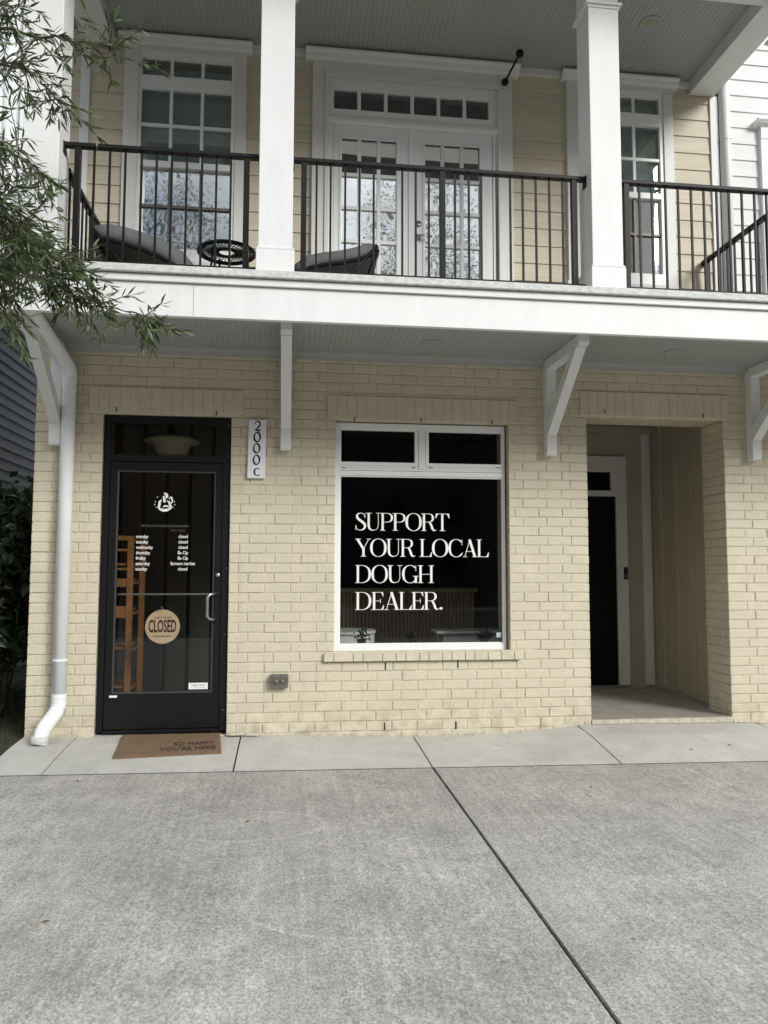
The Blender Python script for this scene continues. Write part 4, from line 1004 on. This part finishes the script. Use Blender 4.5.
rnd = random.Random(77); lf = None
for (x, y, lb) in ((3.35, -.55, 'dry brown leaf on the pale walk slab before the entry, nearer the right edge'), (3.0, -.62, 'dry brown leaf on the pale walk slab before the entry, left of another leaf'), (1.9, -1.4, 'dry leaf on the driveway just right of the long joint, below the window'),
        (-1.3, -1.02, 'dry leaf on the driveway just below the doormat'), (-.2, -1.9, 'dry leaf on the driveway left of the long joint, in the middle distance'), (2.9, -2.2, 'dry leaf on the right driveway slab, nearest the viewer there'), (-.9, -3.0, 'dry leaf on the left driveway slab, nearest the viewer')):
    gz = mz(x, y) if y > -.84 else ground_z(x, 0)
    if lf is None:
        b = MB(); b.quad((-.022, 0, .004), (-.006, -.006, .008), (.022, 0, .005), (-.004, .006, .010)); lf = b.build('fallen_leaf', mat('dry_leaf', (.12, .07, .035), .8), None, loc=(x, y, gz)); o = lf
    else: o = lf.copy(); col.objects.link(o); o.location = (x, y, gz)
    tag(o, lb, 'leaf', 'fallen leaves on the paving')
    o.rotation_euler.z = rnd.uniform(0, 6.28)

# ------------------------------------------------------------------ balcony furniture
def lounge(prof, thick, y0, y1, label, hi_left):
    t = empty('lounge_chair', (sum(p[0] for p in prof)/len(prof), (y0+y1)/2, 3.19), label, 'chair', 'lounge chairs on the balcony')
    cen = [Vector((p[0], 0, p[1])) for p in prof]
    def loft(off0, off1, shrink):
        b = MB(); n = len(cen); NY_ = 10; rows = []
        for i, p in enumerate(cen):
            d = (cen[min(i+1, n-1)]-cen[max(i-1, 0)]).normalized(); nn = Vector((-d.z, 0, d.x)); nn = nn if nn.z > 0 else -nn; row = []
            for s in range(2*NY_+2):
                top = s <= NY_; u = s/NY_ if top else (2*NY_+1-s)/NY_; yy = y0+shrink+(y1-y0-2*shrink)*u; puff = math.sin(math.pi*min(max(u, .0), 1))**.4; e = 1-abs(2*i/(n-1)-1)**6*.6
                o_ = off0*puff*e if top else -off1
                row.append(p+nn*o_+Vector((0, yy, 0)))
            rows.append(row)
        for a in rows: b.v += a
        m_ = 2*NY_+2
        for i in range(n-1):
            for s in range(m_): j = (s+1) % m_; b.f.append((i*m_+s, i*m_+j, (i+1)*m_+j, (i+1)*m_+s))
        b.f.append(tuple(range(m_))); b.f.append(tuple((n-1)*m_+s for s in range(m_))[::-1]); return b
    loft(thick*.55, thick*.5, .03).build('cushion', M_cush, t, smooth=True)
    fr = MB(); low = [Vector((p.x, 0, p.z-thick*.5-.02)) for p in cen]
    for yy in (y0, y1): fr.tube([q+Vector((0, yy, 0)) for q in low], .016, 8)
    for i in (0, len(low)-1): fr.tube([low[i]+Vector((0, y0, 0)), low[i]+Vector((0, y1, 0))], .010, 6)
    fr.build('frame', M_black, t, smooth=True)
    sl = MB()
    for a, c_ in zip(low, low[1:]): sl.quad(a+Vector((0, y0, .012)), c_+Vector((0, y0, .012)), c_+Vector((0, y1, .012)), a+Vector((0, y1, .012)))
    sl.build('sling', M_ink, t)
    k_ = 0 if hi_left else -1; s_ = -1 if hi_left else 1
    a = low[k_]; e = low[-1 if hi_left else 0]
    for yy in (y0, y1):
        MB().tube([a+Vector((0, yy, .02)), (a.x-s_*.10, yy, 3.19)], .017, 8).build('leg', M_black, t, smooth=True)
        MB().tube([e+Vector((0, yy, 0)), (e.x, yy, 3.19)], .015, 8).build('leg', M_black, t, smooth=True)
        MB().tube([a+Vector((0, yy, .05)), (a.x-s_*.20, yy, a.z-.18), (a.x-s_*.30, yy, a.z-.27)], .013, 8).build('arm', M_black, t, smooth=True)
lounge([(-1.33, 3.605), (-1.25, 3.595), (-1.15, 3.575), (-1.02, 3.540), (-.90, 3.495), (-.80, 3.440), (-.745, 3.380), (-.73, 3.300)], .15, -.95, -.45, 'low black framed lounge chair with dark grey pad beside the small round table', True)
lounge([(.03, 3.345), (.05, 3.405), (.11, 3.450), (.22, 3.480), (.34, 3.500), (.45, 3.530), (.55, 3.570), (.59, 3.585)], .12, -.95, -.45, 'low lounge chair with grey pad in front of the white french doors', False)
tb = empty('side_table', (-.468, -.72, 3.19), 'small round black slatted metal side table on the balcony', 'table')
TC = Vector((-.468, -.72, 3.545)); b = MB()
for rr, th in ((.195, .015), (.17, .005), (.06, .008), (.088, .004)):
    b.tube([TC+Vector((rr*math.cos(2*math.pi*i/40), rr*math.sin(2*math.pi*i/40), 0)) for i in range(41)], th, 6, False)
for i in range(40):
    a = 2*math.pi*i/40; b.tube([TC+Vector((.06*math.cos(a), .06*math.sin(a), 0)), TC+Vector((.19*math.cos(a), .19*math.sin(a), 0))], .0042, 5)
b.build('table_top', M_black, tb, smooth=True)
for i in range(3):
    a = 2.0+i*2.094; MB().tube([TC+Vector((.14*math.cos(a), .14*math.sin(a), 0)), (TC.x+.19*math.cos(a), TC.y+.19*math.sin(a), 3.19)], .008, 6).build('leg', M_black, tb, smooth=True)

# ================================================================== neighbours
nr = empty('white_townhouse', (5.5, .1, 0), 'white lap sided townhouse adjoining on the right behind the balcony', 'building')
b = MB(); siding(b, 3.90, 7.5, 3.05, 7.0, .1525, 3.93, lambda x, d, z: Vector((x, .10+d, z))); b.build('siding', M_siding2, nr, fix=False)
MB().box(3.76, 7.5, .101, 4, 3.05, 7.0).build('wall', M_siding2, nr)
p = at(758, 135, .05); b = MB(); b.box(p.x+.03, p.x+.15, .055, .101, 3.7, 5.19); b.box(p.x+.03, p.x+1.1, .05, .101, 5.19, 5.30); nw = b.build('window_casing', M_white, nr, .002)
MB().prism([(.05, 5.30), (.02, 5.32), (.0, 5.345), (.0, 5.36), (.10, 5.36), (.10, 5.30)], 'x', p.x-.02, p.x+1.15).build('crown', M_white, nw)
bx('pane', G_up, nw, p.x+.15, p.x+.95, .07, .08, 3.7, 5.19, 0)
p = at(728, 170, .0); MB().tube([(p.x, .02, 3.2), (p.x, .02, 7.0)], .046, 18).build('downspout', M_pipe, nr, smooth=True)
MB().lathe([(.047, 0), (.050, .002), (.050, .018), (.047, .02)], (p.x, .02, at(728, 140, 0).z), 18).build('collar', M_pipe, nr)
bx('corner_gap', M_nickel, nr, 3.752, 3.80, .06, .101, 3.19, 7.0, 0)
nl = empty('grey_house', (-3.0, 3, 0), 'blue grey lap sided house beyond the gap on the left', 'building')
b = MB(); siding(b, 0, 12, 0.2, 4.7, .112, .2, lambda u, d, z: Vector((-3.0-d, u, z)), .016)
b.build('siding', M_siding3, nl, fix=False)
MB().box(-9, -3.001, 0, 12, -.3, 4.7).build('wall', M_siding3, nl)
MB().prism([(-9.2, 4.70), (-2.85, 4.70), (-2.85, 4.78), (-6, 6.3), (-9.2, 4.8)], 'y', -.2, 12.2).build('roof', M_roof, nl)
# shrub in the gap
def leafcluster(b, c, n, spread, ln, wd, rnd, droop=0.2):
    for i in range(n):
        p = Vector(c)+Vector((rnd.gauss(0, spread[0]), rnd.gauss(0, spread[1]), rnd.gauss(0, spread[2])))
        d = Vector((rnd.gauss(0, 1), rnd.gauss(0, 1), rnd.gauss(-droop, .7))).normalized(); l = ln*rnd.uniform(.6, 1.2)
        s = d.cross(Vector((rnd.gauss(0, 1), rnd.gauss(0, 1), rnd.gauss(0, 1)))).normalized()*wd*rnd.uniform(.7, 1.2); m_ = p+d*l*.45+Vector((0, 0, .1*l))
        n_ = len(b.v); b.v += [p, m_+s, p+d*l, m_-s]; b.f.append((n_, n_+1, n_+2, n_+3))
sh = empty('shrub', (-2.5, .9, 0), 'dark broad leaved shrub in the gap beside the brick corner', 'shrub')
rnd = random.Random(21); b = MB()
for i in range(150):
    z = .35+1.55*rnd.random()**.7; leafcluster(b, (rnd.uniform(-2.85, -2.12), rnd.uniform(.35, 1.5), z), 26, (.10, .10, .09), .12, .030, rnd)
b.build('foliage', M_leaf2, sh, fix=False)
b = MB()
for i in range(9):
    a = rnd.uniform(0, 6.28); b.tube([(-2.5+.05*math.cos(a), .9+.05*math.sin(a), -.02), (-2.5+.2*math.cos(a), .9+.2*math.sin(a), .7), (-2.5+.3*math.cos(a), .9+.4*math.sin(a), 1.6)], [.016, .012, .005], 6)
b.build('stems', M_bark, sh, smooth=True)

# ================================================================== willow oak in front of the corner
tree = empty('willow_oak_tree', (-3.7, -2.6, -.05), 'narrow leaved oak branches hanging over the left end of the balcony', 'tree')
b = MB(); TP = Vector((-3.7, -2.6, -.1))
b.tube([TP, TP+Vector((.05, .05, 1.2)), TP+Vector((.0, .1, 3.2)), TP+Vector((.1, .1, 5.5)), TP+Vector((0, .1, 8))], [.16, .13, .11, .08, .03], 12)
b.build('trunk', M_bark, tree, smooth=True)
limbs = MB(); leaves = MB(); rnd = random.Random(5)
def leaf(p, d, l, wd):
    s = d.cross(Vector((rnd.gauss(0, 1), rnd.gauss(0, 1), rnd.gauss(0, 1))))
    if s.length < 1e-3: return
    s = s.normalized()*wd; nn = s.cross(d).normalized()*l*rnd.uniform(-.10, .16)
    a = p; m1 = p+d*l*.35+nn*.7; m2 = p+d*l*.70+nn*.8; e = p+d*l; n_ = len(leaves.v)
    leaves.v += [a, m1+s, m1-s, m2+s*.75, m2-s*.75, e]; leaves.f += [(n_, n_+2, n_+1), (n_+1, n_+2, n_+4, n_+3), (n_+3, n_+4, n_+5)]
def twig(p, d, ln, dens=1.0):
    pts = [p]; q = p.copy(); dd = d.normalized(); n = max(4, int(ln/.035))
    for i in range(n):
        dd = (dd+Vector((rnd.gauss(0, .10), rnd.gauss(0, .10), rnd.gauss(-.035, .09)))).normalized(); q = q+dd*ln/n; pts.append(q.copy())
        for j in range(3):
            if rnd.random() < dens:
                ld = (dd*.75+Vector((rnd.gauss(0, .55), rnd.gauss(0, .55), rnd.gauss(-.18, .5)))).normalized(); leaf(q-dd*rnd.random()*.03, ld, rnd.uniform(.045, .095), rnd.uniform(.0036, .0064))
    limbs.tube(pts, [.0028*(1-i/(len(pts)))+.0008 for i in range(len(pts))], 5, False)
    for j in range(3): leaf(pts[-1], (dd+Vector((rnd.gauss(0, .4), rnd.gauss(0, .4), rnd.gauss(0, .4)))).normalized(), .08, .006)
def branch(pix, r0, tw, tl, dens=1.0, start=.0, up_=.0):
    """pix: (x, y, depth) guide points of the visible limb"""
    P = [at(x, y, Y) for x, y, Y in pix]; pts = []
    for a, c_ in zip(P, P[1:]):
        for k_ in range(6): pts.append(a.lerp(c_, k_/6)+Vector((rnd.gauss(0, .008), rnd.gauss(0, .008), rnd.gauss(0, .008))))
    pts.append(P[-1]); n = len(pts)
    limbs.tube(pts, [r0*(1-.85*i/(n-1)) for i in range(n)], 7)
    for i in range(int(tw*1.45)):
        t = start+(1-start)*rnd.random(); k_ = min(int(t*(n-1)), n-2); p = pts[k_].lerp(pts[k_+1], rnd.random()); d = (pts[k_+1]-pts[k_]).normalized()
        twig(p, d*.8+Vector((rnd.gauss(0, .6), rnd.gauss(0, .6), rnd.gauss(-.15+up_, .5))), tl*rnd.uniform(.5, 1.15), dens)
    twig(pts[-1], (pts[-1]-pts[-3]), tl, dens)
BR = [([(-330, -60, -2.4), (-130, -10, -2.3), (-20, 25, -2.2), (40, 36, -2.1), (85, 46, -2.05), (118, 56, -2.0)], .014, 17, .22, .85, .35),
      ([(-330, 20, -2.4), (-120, 30, -2.3), (-20, 60, -2.2), (30, 72, -2.1), (60, 100, -2.1)], .012, 20, .24, .9, .3),
      ([(-330, -80, -2.5), (-120, -40, -2.4), (-20, 0, -2.3), (15, 12, -2.2)], .012, 14, .22, .9, .3),
      ([(-330, 90, -2.5), (-120, 110, -2.4), (-30, 130, -2.3), (15, 150, -2.2), (40, 178, -2.2)], .013, 24, .24, .9, .3),
      ([(-330, 170, -2.5), (-120, 180, -2.4), (-25, 195, -2.2), (20, 225, -2.1), (45, 250, -2.1), (66, 262, -2.1)], .013, 34, .22, 1.0, .3),
      ([(-330, 200, -2.4), (-120, 230, -2.3), (-20, 252, -2.2), (30, 272, -2.1), (75, 295, -2.05), (112, 306, -2.0), (150, 318, -2.0)], .013, 38, .18, 1.0, .35),
      ([(-330, 230, -2.4), (-120, 240, -2.3), (-30, 250, -2.3), (0, 285, -2.2), (12, 318, -2.2)], .012, 34, .20, 1.0, .3),
      ([(-330, 160, -2.4), (-120, 190, -2.2), (-30, 215, -2.0), (5, 240, -2.0), (30, 262, -1.95)], .012, 34, .20, 1.0, .3),
      ([(-330, 130, -2.7), (-120, 150, -2.6), (-30, 170, -2.6), (0, 205, -2.5), (20, 232, -2.5)], .012, 30, .22, 1.0, .3)]
for pix, r0, tw, tl, dens, stt in BR:
    root = at(*pix[0]); branch(pix, r0, tw, tl, dens, stt)
    tz = max(.8, min(6, root.z-.5)); limbs.tube([TP+Vector((.02, .08, tz)), (TP+Vector((.3, .08, tz+.35))).lerp(root, .4), root], [.045, .03, r0], 8)
# crown out of the frame, above and to the left
for i in range(260):
    a = rnd.uniform(0, 6.28); rr = 1.9*rnd.random()**.6; z = rnd.uniform(3.2, 8.0); c_ = Vector((-3.9+rr*math.cos(a)-.3, -2.7+rr*math.sin(a), z))
    if c_.x > -2.35 and z < 6.2: continue
    if c_.x > -2.35: continue
    twig(c_, Vector((math.cos(a), math.sin(a), rnd.uniform(-.4, .6))), .5, .9)
limbs.build('branches', M_bark, tree, fix=False); leaves.build('foliage', M_leaf, tree, fix=False)

# ================================================================== across the street (seen in the panes only)
def far_tree(x, y, h, r_, seed, label):
    t = empty('street_tree', (x, y, -.17), label, 'tree', 'trees across the street'); rnd = random.Random(seed)
    MB().tube([(x, y, -.2), (x+.1, y, h*.35), (x, y+.1, h*.7)], [.22, .16, .06], 10).build('trunk', M_bark, t, smooth=True)
    b = MB()
    for i in range(420):
        u = Vector((rnd.gauss(0, 1), rnd.gauss(0, 1), rnd.gauss(0, 1))).normalized()*rnd.random()**.4
        leafcluster(b, (x+u.x*r_, y+u.y*r_, h*.62+u.z*h*.36), 44, (.40, .40, .32), .115, .036, rnd)
    b.build('crown', M_leaf3, t, fix=False)
for i, (x, y, h, r_) in enumerate(((-5.6, -26, 19.5, 3.4), (-.2, -30, 15.5, 2.8), (5.4, -25, 19.0, 3.6), (12.0, -28, 18, 3.8), (18, -26, 13, 3.0), (-17, -27, 14, 3.5))):
    far_tree(x, y, h, r_, 40+i, ['tall leafy tree across the street', 'small tree across the street by the brick house', 'slim tree across the street between the houses', 'broad tree across the street', 'rightmost leafy tree across the street', 'leftmost leafy tree across the street'][i])
def far_house(x, y, wd, h, m, label):
    t = empty('house', (x, y, -.17), label, 'building', 'houses across the street')
    MB().box(x-wd/2, x+wd/2, y-8, y, -.2, h).build('wall', m, t); MB().prism([(x-wd/2-.3, h), (x+wd/2+.3, h), (x, h+2.2)], 'y', y-8.3, y+.3).build('roof', M_roof, t)
    for sx in (-.3, 0, .3):
        for z in (1, 3.9):
            if z > h-1: continue
            f = bx('window', M_farb, t, x+sx*wd-.6, x+sx*wd+.6, y, y+.06, z, z+1.6, 0); bx('pane', M_navy, f, x+sx*wd-.5, x+sx*wd+.5, y+.06, y+.07, z+.1, z+1.5, 0)
for i_, (x_, h_, m_) in enumerate(((-30, 9.2, M_farb), (-18, 8.6, M_redbrick), (-6, 9.3, M_redbrick), (6, 8.8, M_farb), (18, 9.2, M_redbrick), (30, 8.8, M_farb))):
    far_house(x_, -37, 11.9, h_, m_, ['grey house at the left end of the row across the street', 'second house from the left in the row across the street, red brick', 'third house from the left across the street, red brick', 'grey house in the middle of the row across the street', 'red brick house right of the middle of the row across the street', 'grey house at the right end of the row across the street'][i_])
# parked car behind the viewer
car = empty('parked_car', (-3.9, -11.2, -.30), 'dark sedan parked at the kerb, seen only mirrored in the door glass', 'car')
prof = [(-2.2, .35), (-2.25, .75), (-2.15, .95), (-1.6, 1.03), (-.9, 1.40), (-.3, 1.46), (.4, 1.43), (1.15, 1.02), (2.0, .86), (2.25, .70), (2.25, .35)]
b = MB(); n_ = len(prof)
for s, yy in ((.0, -.70), (1, -.88), (1, .88), (.0, .70)):
    for (x, z) in prof: b.v.append(Vector((-3.9+x*(1 if s else .97), -11.2+(yy*(1 if z < 1.05 else .78)), -.30+z)))
for r_ in range(3):
    for i in range(n_): j = (i+1) % n_; b.f.append((r_*n_+i, r_*n_+j, (r_+1)*n_+j, (r_+1)*n_+i))
b.f.append(tuple(range(n_))); b.f.append(tuple(3*n_+i for i in range(n_))[::-1]); b.build('body', M_car, car, .03)
for x in (-1.4, 1.4):
    for yy in (-.86, .86):
        wv = MB().lathe([(0, -.1), (.28, -.1), (.32, -.07), (.32, .07), (.28, .1), (0, .1)], (-3.9+x, -11.2+yy, .02), 24, 'y').build('wheel', M_tyre, car, smooth=False)
        MB().lathe([(0, -.105), (.18, -.105), (.18, .105), (0, .105)], (-3.9+x, -11.2+yy, .02), 16, 'y').build('rim', M_steel, wv)
for s in (-1, 1): MB().prism([(-3.9-1.4, .72), (-3.9-.85, 1.05), (-3.9+.35, 1.08), (-3.9+.95, .74)], 'y', -11.2+s*.80, -11.2+s*.86).build('side_window', M_navy, car)
